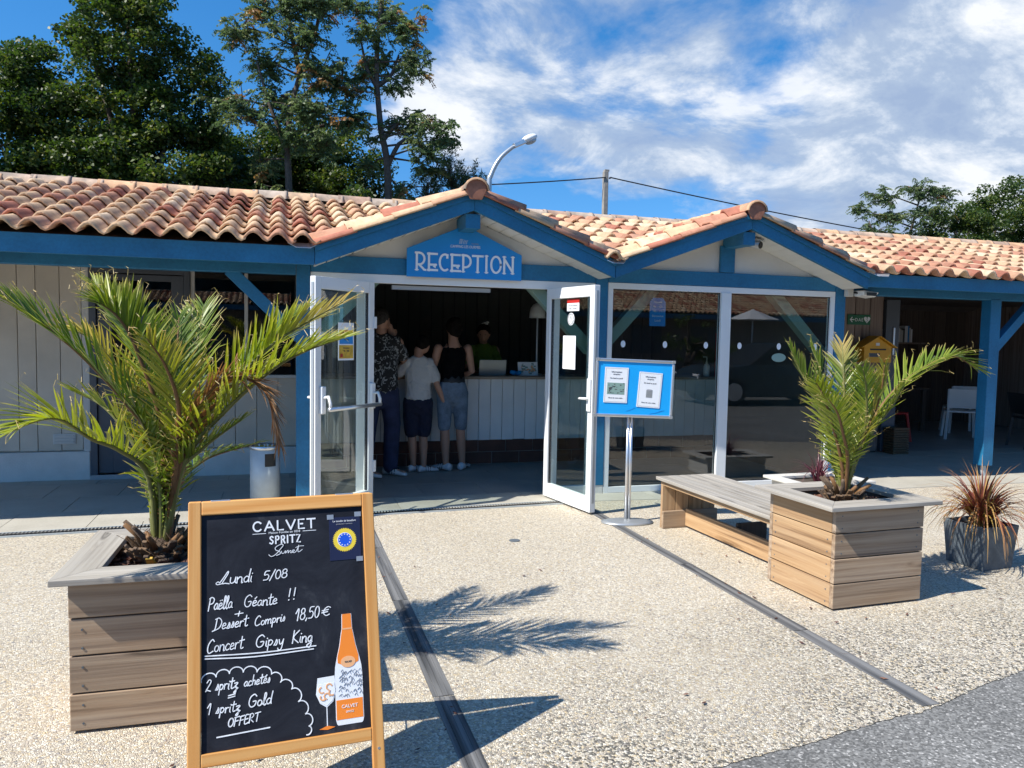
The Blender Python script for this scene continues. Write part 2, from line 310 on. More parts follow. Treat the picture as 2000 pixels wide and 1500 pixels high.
leafmat('frond', [(0, (0.050, 0.100, 0.012)), (0.5, (0.135, 0.205, 0.021)), (1, (0.31, 0.34, 0.038))], 0.35, (0.56, 0.42, 0.16), 0.38)
leafmat('frond_yellow', [(0, (0.13, 0.17, 0.02)), (0.6, (0.26, 0.26, 0.03)), (1, (0.42, 0.34, 0.05))], 0.35, (0.55, 0.36, 0.14), 0.42)
leafmat('frond_dry', [(0, (0.16, 0.075, 0.03)), (0.6, (0.30, 0.15, 0.06)), (1, (0.44, 0.26, 0.12))], 0.2, (0.46, 0.30, 0.17), 0.7)
leafmat('flax', [(0, (0.13, 0.032, 0.022)), (0.5, (0.27, 0.075, 0.042)), (0.78, (0.36, 0.15, 0.055)), (1, (0.54, 0.38, 0.09))], 0.25, (0.42, 0.26, 0.08), 0.45)
leafmat('cordyline', [(0, (0.06, 0.015, 0.025)), (1, (0.18, 0.05, 0.07))], 0.25, (0.25, 0.1, 0.1), 0.4)
leafmat('bark_chip', [(0, (0.035, 0.014, 0.009)), (0.6, (0.11, 0.04, 0.024)), (1, (0.25, 0.12, 0.07))], 0.0, None, 0.8)

# ------------------------------------------------------------------ mesh helpers
class MB:
    def __init__(s): s.v = []; s.f = []; s.a = []
    def add(s, vs, fs):
        n = len(s.v); s.v += [tuple(p) for p in vs]; s.f += [tuple(i+n for i in f) for f in fs]; return s
    def box(s, x0, x1, y0, y1, z0, z1):
        return s.add([(x0,y0,z0),(x1,y0,z0),(x1,y1,z0),(x0,y1,z0),(x0,y0,z1),(x1,y0,z1),(x1,y1,z1),(x0,y1,z1)],
                     [(0,3,2,1),(4,5,6,7),(0,1,5,4),(1,2,6,5),(2,3,7,6),(3,0,4,7)])
    def beam(s, a, b, w, h, up=(0,0,1)):
        a = Vector(a); b = Vector(b); d = (b-a).normalized(); u = Vector(up); sd = d.cross(u).normalized(); u = sd.cross(d).normalized()
        P = []
        for c in (a, b):
            for i, j in ((-1,-1),(1,-1),(1,1),(-1,1)): P.append(c+sd*(i*w/2)+u*(j*h/2))
        return s.add(P, [(0,1,2,3),(7,6,5,4),(0,4,5,1),(1,5,6,2),(2,6,7,3),(3,7,4,0)])
    def prism(s, poly, y0, y1):       # polygon in xz, extruded along y
        n = len(poly)
        area = sum(poly[i][0]*poly[(i+1)%n][1]-poly[(i+1)%n][0]*poly[i][1] for i in range(n))
        if area < 0: poly = poly[::-1]
        vs = [(x,y0,z) for x,z in poly]+[(x,y1,z) for x,z in poly]
        fs = [tuple(range(n)), tuple(range(2*n-1,n-1,-1))]+[((i+1)%n, i, i+n, (i+1)%n+n) for i in range(n)]
        return s.add(vs, fs)
    def tube(s, path, rad, n=8, cap=True, ref=None):
        path = [Vector(p) for p in path]; k = len(path)
        if not isinstance(rad, (list, tuple)): rad = [rad]*k
        ref = Vector(ref) if ref else None; base = len(s.v); prev = None
        for i, p in enumerate(path):
            d = (path[min(i+1,k-1)]-path[max(i-1,0)])
            d = d.normalized() if d.length > 1e-9 else Vector((0,0,1))
            if ref is not None: x = (ref-d*ref.dot(d))
            elif prev is None: x = (Vector((1,0,0)) if abs(d.x) < 0.9 else Vector((0,1,0))); x = x-d*x.dot(d)
            else: x = prev-d*prev.dot(d)
            x.normalize(); prev = x; y = d.cross(x)
            ra, rb = rad[i] if isinstance(rad[i], tuple) else (rad[i], rad[i])
            for j in range(n):
                a = 2*math.pi*j/n; s.v.append(tuple(p+x*(ra*math.cos(a))+y*(rb*math.sin(a))))
        for i in range(k-1):
            for j in range(n): s.f.append((base+i*n+j, base+i*n+(j+1)%n, base+(i+1)*n+(j+1)%n, base+(i+1)*n+j))
        if cap: s.f.append(tuple(base+j for j in range(n))[::-1]); s.f.append(tuple(base+(k-1)*n+j for j in range(n)))
        return s
    def ball(s, c, r, n=12, m=8):
        r = r if isinstance(r, tuple) else (r,r,r); base = len(s.v)
        s.v.append((c[0],c[1],c[2]-r[2]))
        for i in range(1,m):
            t = math.pi*i/m
            for j in range(n):
                a = 2*math.pi*j/n; s.v.append((c[0]+r[0]*math.sin(t)*math.cos(a), c[1]+r[1]*math.sin(t)*math.sin(a), c[2]-r[2]*math.cos(t)))
        s.v.append((c[0],c[1],c[2]+r[2])); top = len(s.v)-1
        for j in range(n): s.f.append((base, base+1+(j+1)%n, base+1+j))
        for i in range(m-2):
            for j in range(n): s.f.append((base+1+i*n+j, base+1+i*n+(j+1)%n, base+1+(i+1)*n+(j+1)%n, base+1+(i+1)*n+j))
        for j in range(n): s.f.append((base+1+(m-2)*n+j, base+1+(m-2)*n+(j+1)%n, top))
        return s
    def lathe(s, prof, c=(0,0,0), n=24):
        base = len(s.v); k = len(prof)
        for r, z in prof:
            for j in range(n):
                a = 2*math.pi*j/n; s.v.append((c[0]+r*math.cos(a), c[1]+r*math.sin(a), c[2]+z))
        for i in range(k-1):
            for j in range(n): s.f.append((base+i*n+j, base+i*n+(j+1)%n, base+(i+1)*n+(j+1)%n, base+(i+1)*n+j))
        s.f.append(tuple(base+j for j in range(n))[::-1]); s.f.append(tuple(base+(k-1)*n+j for j in range(n)))
        return s
    def mesh(s, name, mat, smooth=False, lv=None, rnd=None):
        me = bpy.data.meshes.new(name); me.from_pydata(s.v, [], s.f); me.update()
        if mat: me.materials.append(MATS[mat])
        if smooth: me.polygons.foreach_set('use_smooth', [True]*len(me.polygons))
        return me
def link(name, me, parent=None, loc=(0,0,0), rot=(0,0,0), world=False):
    o = bpy.data.objects.new(name, me); COL.objects.link(o)
    o.location = loc; o.rotation_euler = rot
    if parent is not None:
        o.parent = parent
        if world: o.matrix_parent_inverse = (Matrix.LocRotScale(parent.location, parent.rotation_euler, None)).inverted()
    return o
def obj(name, mb, mat, parent=None, world=False, smooth=False, bev=0.0, loc=(0,0,0), rot=(0,0,0)):
    me = mb.mesh(name, mat, smooth); o = link(name, me, parent, loc, rot, world)
    if bev:
        b = o.modifiers.new('bevel', 'BEVEL'); b.width = bev; b.segments = 2; b.limit_method = 'ANGLE'
    return o
def wobj(name, mb, mat, parent, **k):          # geometry given in world metres; object origin moved to the piece
    c = np.mean(np.array(mb.v), axis=0); c = Vector([round(float(x),4) for x in c])
    mb.v = [(x-c.x, y-c.y, z-c.z) for x,y,z in mb.v]
    o = obj(name, mb, mat, parent, world=True, loc=c, **k); return o
def thing(name, label, cat, loc=(0,0,0), rz=0.0, group=None):
    o = bpy.data.objects.new(name, None); COL.objects.link(o); o.location = loc; o.rotation_euler = (0,0,rz); o.empty_display_size = 0.2
    o['label'] = label; o['category'] = cat
    if group: o['group'] = group
    return o
def tag(o, label=None, cat=None, group=None, kind=None):
    for k, v in (('label',label),('category',cat),('group',group),('kind',kind)):
        if v: o[k] = v
    return o
def struct(name, mb, mat, **k): return tag(obj(name, mb, mat, **k), kind='structure')
def setlv(me, arr):      # per-corner colour attribute
    ca = me.color_attributes.new('lv', 'FLOAT_COLOR', 'POINT'); ca.data.foreach_set('color', np.asarray(arr, dtype=np.float32).ravel())
def catmull(P, n):
    P = [Vector(p) for p in P]; Q = [P[0]*2-P[1]]+P+[P[-1]*2-P[-2]]; out = []
    for i in range(n):
        t = i/(n-1)*(len(P)-1); k = min(int(t), len(P)-2); u = t-k; a,b,c,d = Q[k],Q[k+1],Q[k+2],Q[k+3]
        out.append(0.5*((2*b)+(c-a)*u+(2*a-5*b+4*c-d)*u*u+(3*b-a-3*c+d)*u*u*u))
    return out
def text_mb(txt, size, w=1.0, align='CENTER', shear=0.0, thick=0.0006, space=1.0):
    cu = bpy.data.curves.new('t', 'FONT'); cu.body = txt; cu.size = size; cu.align_x = align; cu.extrude = thick; cu.shear = shear; cu.resolution_u = 3; cu.space_character = space
    ob = bpy.data.objects.new('t', cu); COL.objects.link(ob); dg = bpy.context.evaluated_depsgraph_get()
    me = bpy.data.meshes.new_from_object(ob.evaluated_get(dg)); mb = MB()
    mb.add([(v.co.x*w, -v.co.z, v.co.y) for v in me.vertices], [tuple(p.vertices) for p in me.polygons])
    bpy.data.objects.remove(ob); bpy.data.meshes.remove(me); bpy.data.curves.remove(cu); return mb
def shift(mb, dx=0, dy=0, dz=0):
    mb.v = [(x+dx,y+dy,z+dz) for x,y,z in mb.v]; return mb
def rotmb(mb, a):        # rotate in the xz plane
    c, s = math.cos(a), math.sin(a); mb.v = [(x*c-z*s, y, x*s+z*c) for x,y,z in mb.v]; return mb
def disc(mb, cx, cz, rx, rz, y0, y1, n=24): return mb.prism([(cx+rx*math.cos(2*math.pi*i/n), cz+rz*math.sin(2*math.pi*i/n)) for i in range(n)], y0, y1)
RIB = [0]
def ribbon(mb, pts, w, y0=-0.0012, y1=0.0):     # flat stroke in the xz plane
    pts = [Vector((p[0],p[1])) for p in pts]
    if len(pts) < 2: return mb
    RIB[0] = (RIB[0]+1) % 12; y0 = y0-RIB[0]*0.00012
    L = []; Rr = []
    for i, p in enumerate(pts):
        d = pts[min(i+1,len(pts)-1)]-pts[max(i-1,0)]
        if d.length < 1e-9: d = Vector((1,0))
        d.normalize(); n = Vector((-d.y, d.x)); e = d*(w*0.4)*(-1 if i == 0 else (1 if i == len(pts)-1 else 0))
        L.append(p+e+n*(w/2)); Rr.append(p+e-n*(w/2))
    vs = []; 
    for a, b in zip(L, Rr): vs += [(a.x,y0,a.y),(b.x,y0,b.y),(a.x,y1,a.y),(b.x,y1,b.y)]
    fs = []
    for i in range(len(pts)-1):
        k = 4*i; fs += [(k,k+1,k+5,k+4),(k,k+4,k+6,k+2),(k+1,k+3,k+7,k+5)]
    fs += [(0,2,3,1),(4*(len(pts)-1),4*(len(pts)-1)+1,4*(len(pts)-1)+3,4*(len(pts)-1)+2)]
    return mb.add(vs, fs)
def smooth2(pts, k=4):
    if len(pts) < 3: return pts
    P = catmull([(a,b,0) for a,b in pts], (len(pts)-1)*k+1); return [(p.x,p.y) for p in P]
# ================================================================== GROUND
edge = [(-30,5.2),(-6,6.1),(-2,6.27),(2.3,6.46),(2.9,6.46),(3.6,6.40),(9,6.35),(30,6.35)]
near = [(30,11.5),(14,6.3),(9,4.4),(6,3.4),(4.4,2.93),(3.315,2.64),(2.552,2.443),(1.515,2.289),(0,2.12),(-3,1.9),(-12,1.5),(-30,1.0)]
near = [p for p in near if p[1] < 6.3]
_n = []
for (a, b), (c, d) in zip(near, near[1:]):
    k_ = max(1, int(math.hypot(c-a, d-b)/.022)) if (-1.5 < a < 5) else 1
    for i in range(k_): t_ = i/k_; _n.append((a+(c-a)*t_+(random.gauss(0,.0022) if i else 0), b+(d-b)*t_+(random.gauss(0,.0035)+.006*math.sin((a+(c-a)*t_)*9) if i else 0)))
near = _n+[near[-1]]
def sheet(name, pts, z, mat):
    mb = MB(); n = len(pts); mb.add([(x,y,z) for x,y in pts], [tuple(range(n))])
    bm = bmesh.new(); me = mb.mesh(name, mat); bm.from_mesh(me); bmesh.ops.triangulate(bm, faces=bm.faces); bmesh.ops.recalc_face_normals(bm, faces=bm.faces)
    for f in bm.faces:
        if f.normal.z < 0: f.normal_flip()
    bm.to_mesh(me); bm.free(); return tag(link(name, me), kind='structure')
sheet('ground', [(-600,-600),(600,-600),(600,600),(-600,600)], -0.003, 'asphalt')
sheet('gravel_forecourt', [(-30,edge[0][1])]+edge[1:-1]+[(14,6.35)]+[(14,6.34)]+near[0:], 0.0, 'gravel')
sheet('terrace_base', edge+[(30,12.6),(-30,12.6)], 0.0, 'grout')
def ey(x):
    for (a,b),(c,d) in zip(edge, edge[1:]):
        if a <= x <= c: return b+(d-b)*(x-a)/(c-a)
    return 6.35
terr = bpy.data.objects.new('terrace', None); COL.objects.link(terr); terr.location = (3,7.4,0); tag(terr, kind='structure')
xs = [-4.4+0.6*i for i in range(29)]; rows = [None,6.98,7.58,8.18,8.60]
for j in range(4):
    for i in range(len(xs)-1):
        a, b = xs[i]+(0.3 if j%2 else 0), xs[i+1]+(0.3 if j%2 else 0)
        g = 0.003; y1 = rows[j+1]-g
        if y1 > 8.45 and b < 0.2: y1 = 8.46
        ya, yb = (ey(a)+.004, ey(b)+.004) if j == 0 else (rows[j]+g, rows[j]+g)
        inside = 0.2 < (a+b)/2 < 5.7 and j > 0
        mb = MB(); z = 0.005+random.uniform(0,0.0012)
        mb.add([(a+g,ya,-.002),(b-g,yb,-.002),(b-g,y1,-.002),(a+g,y1,-.002),(a+g,ya,z),(b-g,yb,z),(b-g,y1,z),(a+g,y1,z)],
               [(4,5,6,7),(0,1,5,4),(1,2,6,5),(2,3,7,6),(3,0,4,7)])
        wobj('paving_tile', mb, 'inner_floor_shaded' if inside else 'paving', terr)  # same paving indoors, darkened in colour for the shade of the room
# slot drain along the terrace edge
dr = thing('slot_drain', 'dark slotted drain grating running along the front edge of the pale terrace', 'drain', (0.2,6.37,0), R(2.6))
mb = MB(); mb.box(-6,2.25,-.062,-.052,-.002,.012); mb.box(-6,2.25,.052,.062,-.002,.012); obj('drain_frame', mb, 'galvanised', dr)
mb = MB(); mb.box(-6,2.25,-.052,.052,-.002,.0022); obj('channel', mb, 'black', dr)
mb = MB()
for k in range(330): x = -6+k*0.025; mb.add([(x,-.052,.010),(x+.009,-.052,.010),(x+.020,.052,.010),(x+.011,.052,.010),(x,-.052,.003),(x+.009,-.052,.003)], [(0,1,2,3),(4,5,1,0)])
mb.box(-6,2.25,-.003,.003,.003,.0105)
tag(obj('grate_bars', mb, 'rubber', dr), kind='stuff')
cv = thing('drain_cover', 'small round black drain cover set in the pebble paving before the door', 'drain cover', (1.657,5.328,0))
obj('rim', MB().lathe([(.040,0),(.040,.004),(.033,.005)], n=24), 'slate', cv); obj('lid', MB().lathe([(.032,0),(.032,.004),(.02,.0045)], n=20), 'black', cv)
for nm, x0, ys in (('left', 0.607, (2.13,3.05,4.25,5.35,6.30)), ('right', 2.552, (2.46,3.3,4.5,5.6,6.40))):
    st = bpy.data.objects.new('edging_strip', None); COL.objects.link(st); st.location = (x0,4.3,0); tag(st, kind='structure')
    for a, b in zip(ys, ys[1:]):
        mb = MB()
        for q in range(4): mb.box(x0+q*.0225+.001, x0+(q+1)*.0225-.0005, a+.004, b-.004, -.01, .0025+random.uniform(0,.002))
        wobj('timber', mb, 'inlay_wood', st)

# ================================================================== RECEPTION BUILDING
B = thing('reception_building', 'low white and blue timber reception building with clay tiled roof and twin gables', 'building', (2.9,8.5,0))
YP, YB = 6.77, 6.42
def bb(name, x0,x1,y0,y1,z0,z1, mat, bev=0.0, parent=None):
    return wobj(name, MB().box(x0,x1,y0,y1,z0,z1), mat, parent or B, bev=bev)
def sub(name, mb, mat, parent, **k):       # sub-part: world geometry, parent is itself a child of B
    c = np.mean(np.array(mb.v), axis=0); mb.v = [(x-c[0],y-c[1],z-c[2]) for x,y,z in mb.v]
    me = mb.mesh(name, mat, k.get('smooth', False)); o = bpy.data.objects.new(name, me); COL.objects.link(o)
    o.parent = parent; p = parent.location
    o.location = (c[0]-p[0], c[1]-p[1], c[2]-p[2])
    if k.get('bev'):
        b = o.modifiers.new('bevel','BEVEL'); b.width = k['bev']; b.segments = 2
    return o
# posts
posts = [(0.135,0.25),(2.865,2.99),(5.58,5.705),(7.68,7.83)]
for i, (a, b) in enumerate(posts):
    z0 = 0.125 if i == 3 else 0.085
    bb('post', a, b, YP-.005, YP+.125, z0, 2.17 if i < 3 else 2.02, 'blue_paint', 0.006)
    if i == 3: bb('post_foot', (a+b)/2-.02, (a+b)/2+.02, YP+.03, YP+.07, 0.004, z0, 'galvanised')
    else: bb('post_foot', a+.004, b-.004, YP, YP+.12, 0.004, z0, 'render_white')
bb('post', -4.4,-4.28, YP-.005, YP+.125, .1, 2.02, 'blue_paint', .006)
bb('post', 11.6,11.72, YP-.005, YP+.125, .1, 2.02, 'blue_paint', .006)
bb('eaves_beam', -5.5,0.132, YP,YP+.12, 1.99,2.13, 'blue_paint', .005)
bb('eaves_beam', 5.708,13, YP,YP+.12, 2.01,2.15, 'blue_paint', .005)
bb('tie_beam', .253,2.862, YP,YP+.12, 2.022,2.166, 'blue_paint', .005); bb('tie_beam', 2.993,5.577, YP,YP+.12, 2.035,2.175, 'blue_paint', .005)
bb('fascia', -5.5,.268, YB-.02,YB+.02, 2.046,2.19, 'blue_paint', .003); bb('fascia', 5.665,13, YB+.03,YB+.07, 2.07,2.205, 'blue_paint', .003)
G = [(0.27,2.893,1.58),(2.896,5.662,4.296)]; ZF, ZA = 2.046, 2.562
for gi, (xa, xb, xc) in enumerate(G):
    for s, (x0, x1) in enumerate(((xa,xc),(xc,xb))):
        z0, z1 = (ZF,ZA) if s == 0 else (ZA,ZF)
        wobj('barge_board', MB().prism([(x0+.001,z0),(x1-.001,z1),(x1-.001,z1+.142),(x0+.001,z0+.142)], YB-.02, YB+.02), 'blue_paint', B, bev=.003)
        wobj('verge_trim', MB().prism([(x0,z0+.105),(x1,z1+.105),(x1,z1+.15),(x0,z0+.15)], YB-.04, YB-.021), 'blue_paint', B)
        # soffit boards, joints running back under the overhang
        n = 12
        for k in range(n):
            t0, t1 = k/n, (k+1)/n
            xa_, xb_ = x0+(x1-x0)*t0+.005, x0+(x1-x0)*t1-.005; za_, zb_ = z0+(z1-z0)*t0, z0+(z1-z0)*t1
            wobj('soffit_board', MB().prism([(xa_,za_+.012),(xb_,zb_+.012),(xb_,zb_+.024),(xa_,za_+.024)], YB+.021, YP+.03), 'soffit_white', B)
        wobj('rafter', MB().prism([(x0,z0+.030),(x1,z1+.030),(x1,z1+.13),(x0,z0+.13)], YB+.022, YP+.05), 'dark_wood', B)
    wobj('gable_panel', MB().prism([(xa+.02,2.167),(xb-.02,2.167),(xb-.27,2.168),(xc,ZA+.01),(xa+.27,2.168)], YP+.032, YP+.06), 'gable_white', B)
    bb('king_post', xc-.10, xc+.06, YP-.006, YP+.03, 2.178, 2.44, 'blue_paint', .004)
    bb('ridge_beam', xc-.065, xc+.065, YB+.022, YP+.03, 2.415, 2.54, 'blue_paint', .004)
# braces
def brace(a, b, y, mat, w=.10, h=.095): return wobj('brace', MB().beam((a[0],y,a[1]),(b[0],y,b[1]), w, h, (0,1,0)), mat, B, bev=.004)
brace((-.40,2.01),(.16,1.46), YP+.06, 'blue_paint'); brace((7.80,1.46),(8.40,2.04), YP+.06, 'blue_paint')
for a, b in (((.22,1.40),(.84,2.02)),((2.26,2.02),(2.90,1.38)),((2.96,1.36),(3.58,2.02)),((4.92,2.03),(5.60,1.36))): brace(a, b, YP+.20, 'sage_paint', .11, .11)
# roof decks
zr = lambda y: 2.185+.290*(y-6.33)
roof = bpy.data.objects.new('roof', None)
mbr = MB(); mbr.add([(-5.5,6.36,zr(6.36)-.045),(13,6.36,zr(6.36)-.045),(13,8.9,zr(8.9)-.045),(-5.5,8.9,zr(8.9)-.045),(-5.5,11.9,2.02),(13,11.9,2.02),
    (-5.5,6.36,zr(6.36)-.075),(13,6.36,zr(6.36)-.075),(13,8.9,zr(8.9)-.075),(-5.5,8.9,zr(8.9)-.075),(-5.5,11.9,1.99),(13,11.9,1.99)],
    [(0,1,2,3),(3,2,5,4),(7,6,9,8),(8,9,10,11),(6,7,1,0),(10,4,5,11),(6,0,3,9),(9,3,4,10),(1,7,8,2),(2,8,11,5)])
# keep the main deck behind the gable fronts: the front strip under the gables is notched
mbr = MB()
def deck(x0,x1,ya):
    mbr.add([(x0,ya,zr(ya)-.04),(x1,ya,zr(ya)-.04),(x1,8.9,zr(8.9)-.04),(x0,8.9,zr(8.9)-.04),(x0,ya,zr(ya)-.07),(x1,ya,zr(ya)-.07),(x1,8.9,zr(8.9)-.07),(x0,8.9,zr(8.9)-.07)],
            [(0,1,2,3),(5,4,7,6),(4,5,1,0),(6,7,3,2),(7,4,0,3),(5,6,2,1)])
deck(-5.5,.262,6.45); deck(.262,5.668,6.9); deck(5.668,13,6.50)
mbr.add([(-5.5,8.9,zr(8.9)-.04),(13,8.9,zr(8.9)-.04),(13,12.5,2.02),(-5.5,12.5,2.02),(-5.5,8.9,zr(8.9)-.07),(13,8.9,zr(8.9)-.07),(13,12.5,1.99),(-5.5,12.5,1.99)],
        [(0,1,2,3),(5,4,7,6),(6,7,3,2),(7,4,0,3),(5,6,2,1)])
roof = wobj('roof', mbr, 'tile_mortar', B)
gd = MB()
for xa, xb, xc in G:
    gd.prism([(xa-.02,ZF+.132),(xc,ZA+.148),(xb+.02,ZF+.132),(xb+.02,ZF+.150),(xc,ZA+.166),(xa-.02,ZF+.150)], YB-.02, 8.35)
wobj('gable_roof_deck', gd, 'tile_mortar', B)
# clay tiles
def tile_geo():
    P = []
    xs = [-.112,-.084,-.056,-.028,.0,.028,.05,.085,.122]
    for x in xs: P.append((x, .064*math.cos(math.pi*(x+.031)/.162) if x <= .05 else -.018*math.sin(math.pi*(x-.05)/.072)))
    P[0] = (-.112, .002)
    mb = MB(); vs = []; n = len(P); L = .40; th = .019
    for (y, s, dz) in ((-L/2,1.03,.030),(L/2,.95,-.008)):
        for x, z in P: vs.append((x*s, y, z*s+dz+th))
        for x, z in P: vs.append((x*s*.93, y, z*s*.86+dz))
    fs = []
    for i in range(n-1):
        fs += [(i,i+1,2*n+i+1,2*n+i), (i,n+i,n+i+1,i+1), (n+i,3*n+i,3*n+i+1,n+i+1)]
    fs += [(0,2*n,3*n,n),(n-1,2*n-1,4*n-1,3*n-1)]
    mb.add(vs, fs); return mb
tgeo = tile_geo(); tgeo.v = [(x*.885,y,z*.95) for x,y,z in tgeo.v]; tme = tgeo.mesh('roof_tile', 'roof_tile', True)
def frame(across, along, c):
    a = Vector(across).normalized(); l = Vector(along).normalized(); n = a.cross(l).normalized()
    M = Matrix((a, l, n)).transposed().to_4x4(); M.translation = Vector(c); return M
T = []
sl = Vector((0,1,.290))
def zgable(x):
    for xa, xb, xc in G:
        if xa-.03 <= x <= xb+.03: return ZF+.16+(ZA-ZF)*(1-abs(x-xc)/((xb-xa)/2))
    return -9
nx = int((12.6+5.2)/.190)
for i in range(nx):
    x = -5.2+i*.190+.09
    for k in range(8):
        y = 6.33+.19+k*.3205; z = zr(y)
        if zgable(x) > z+.015: continue
        if x < -3.6 and k > 9: continue
        T.append((frame((1,0,0), sl, (x+random.uniform(-.004,.004), y+(.05 if x > 5.66 else 0), z)), k))
for xa, xb, xc in G:
    for s in (-1, 1):
        half = (xc-xa) if s < 0 else (xb-xc); slope = (ZA-ZF)/half; Ls = math.hypot(half, ZA-ZF)
        al = Vector((-s, 0, slope)).normalized()
        for j in range(10):
            y = YB-.02+.10+j*.190
            for k in range(5):
                d = .17+k*.322
                if d > Ls-.02: continue
                p = Vector((xc+s*half, 0, ZF+.165))+al*d
                if p.z < zr(y)+.0: continue
                ac = Vector((0,-1,0)) if s < 0 else Vector((0,1,0))
                T.append((frame(ac*1.0, al, (p.x, y, p.z)), k))
V0 = Vector((0,0,1.5))
def inframe(p):
    q = p-V0; d = q.dot(Fw); return d > 0 and abs(q.dot(Rt)/d) < .70 and abs(q.dot(Up)/d) < .52
def look(o): return (0 if inframe(o[0].translation) else 1, (o[0].translation-V0).length)
T.sort(key=look)
def jit(M): return M @ Euler((random.uniform(-.022,.022), random.uniform(-.045,.045), random.uniform(-.04,.04))).to_matrix().to_4x4()
roofinv = roof.location
for M, k in T[:290]:
    o = bpy.data.objects.new('roof_tile', tme); COL.objects.link(o); o.parent = roof
    M = jit(M).copy(); M.translation = M.translation-(Vector(roof.location)+Vector(B.location))+Vector(B.location) if False else M.translation-Vector(roof.location)
    o.matrix_local = M
jm = MB(); rn = []
base = np.array(tgeo.v)
for M, k in T[290:]:
    M = jit(M); A = np.array(M); jm.add([tuple(q) for q in (base @ A[:3,:3].T + A[:3,3])], tgeo.f); rn += [random.random()]*len(base)
c = Vector(roof.location); jm.v = [(x-c.x,y-c.y,z-c.z) for x,y,z in jm.v]
me = jm.mesh('roof_tiles', 'roof_tile', True); at = me.attributes.new('rnd', 'FLOAT', 'POINT'); at.data.foreach_set('value', rn)
o = link('roof_tiles', me); o.parent = roof; tag(o, kind='stuff')
# ridge tiles
def ridge_geo(L=.36, r=.105):
    mb = MB(); n = 9; vs = []
    for y, s in ((-L/2,1.06),(-L/2+.03,1.06),(-L/2+.032,1.0),(L/2,.93)):
        for k in range(n): a = math.pi*k/(n-1); vs.append((r*s*math.cos(a), y, r*s*math.sin(a)*.92))
    fs = [(q*n+i, q*n+i+1, (q+1)*n+i+1, (q+1)*n+i) for q in range(3) for i in range(n-1)]
    b = len(vs); vs += [(x*.85, y, z*.85-.002) for x,y,z in vs[:n]]; fs += [(i, b+i, b+i+1, i+1) for i in range(n-1)]
    mb.add(vs, fs); return mb
rme = ridge_geo().mesh('ridge_tile', 'ridge_tile', True)
def put_ridge(x, y, z, rz, tilt=0.0):
    o = bpy.data.objects.new('ridge_tile', rme); COL.objects.link(o); o.parent = roof
    o.location = Vector((x,y,z))-Vector(roof.location); o.rotation_euler = (tilt+random.uniform(-.02,.02), random.uniform(-.04,.04), rz+random.uniform(-.02,.02))
zt = 2.945
for i in range(58):
    x = -4.6+i*.30; put_ridge(x, 8.9, zt+random.uniform(-.004,.006)+.0, R(90) if x < 3 else R(90), .03)
grid = []
for xa, xb, xc in G:
    for j in range(6):
        y = YB+.08+j*.29
        if zr(y) < 2.80: put_ridge(xc, y, 2.725, 0.0 , .02)
    hexp = [(xc+.088*math.cos(a), 2.735+.085*math.sin(a)) for a in [R(90+k*36) for k in (-2.6,-1.6,-.6,.6,1.6,2.6)]]+[(xc-.055,2.655),(xc+.055,2.655)]
    pts = [(xc-.05,2.645),(xc+.05,2.645),(xc+.088,2.715)]+[(xc+.094*math.cos(R(t)), 2.74+.088*math.sin(R(t))) for t in (10,35,60,90,120,145,170)]+[(xc-.088,2.715)]
    sub('ridge_end_cap', MB().prism(pts, YB-.085, YB-.06), 'terracotta', roof, bev=.006)
    for s in (-1,1):
        half = (xc-xa) if s < 0 else (xb-xc); al = Vector((-s*half,0,ZA-ZF)).normalized()
        for k in range(4):
            a = Vector((xc+s*half, YB-.035, ZF+.155))+al*(k*.345-.02); b = a+al*.37
            mb = MB(); n = 8; vs = []
            nrm = Vector((0,1,0)).cross(al)*(-1 if s < 0 else 1); nrm = nrm if nrm.z > 0 else -nrm
            for p, rr in ((a+nrm*.010,.052),(b,.045)):
                for q in range(n): t = math.pi*q/(n-1); vs.append(p+Vector((0,-1,0))*(rr*math.cos(t))*.9+nrm*(rr*math.sin(t)*.75))
            vs2 = [p-nrm*.013 for p in vs]
            mb.add(vs+vs2, [(i,i+1,n+i+1,n+i) for i in range(n-1)]+[(2*n+i+1,2*n+i,3*n+i,3*n+i+1) for i in range(n-1)]+[(i,2*n+i,2*n+i+1,i+1) for i in range(n-1)]+[(0,n,3*n,2*n),(n-1,3*n-1,4*n-1,2*n-1)])
            sub('verge_tile', mb, 'roof_tile', roof, smooth=True)
# zinc valley flashings
for x, w in ((.18,.12),(2.893,.11),(5.79,.13)):
    wobj('valley_flashing', MB().add([(x-w,YB-.021,2.215),(x+w,YB-.021,2.215),(x+w*.45,YB-.085,2.175),(x-w*.45,YB-.085,2.175),(x-w,YB-.021,2.209),(x+w,YB-.021,2.209),(x+w*.45,YB-.085,2.169),(x-w*.45,YB-.085,2.169)], [(0,3,2,1),(4,5,6,7),(3,7,6,2),(0,4,7,3),(1,2,6,5)]), 'zinc', B)

# ---- left terrace wall
YW = 8.48
lw = bb('terrace_wall', -5.5,-1.80, YW+.03,YW+.12, 0,2.35, 'board_grey')
bx = [-5.3,-5.08,-4.86,-4.62,-4.40,-4.16,-3.93,-3.72,-3.48,-3.26,-3.03,-2.83,-2.62,-2.42,-2.263,-2.056,-1.867]
for a, b in zip(bx, bx[1:]): sub('wall_board', MB().box(a+.003,b-.003,YW,YW+.028,.30+random.uniform(-.008,.008),2.32), 'board_grey', lw, bev=.002)
bb('door_trim', -1.862,-1.80, YW-.012,YW+.03, .02,2.32, 'gable_white', .003)
pl = bb('plinth', -5.5,-1.80, YW-.035,YW+.025, 0,.288, 'render_white', .01)
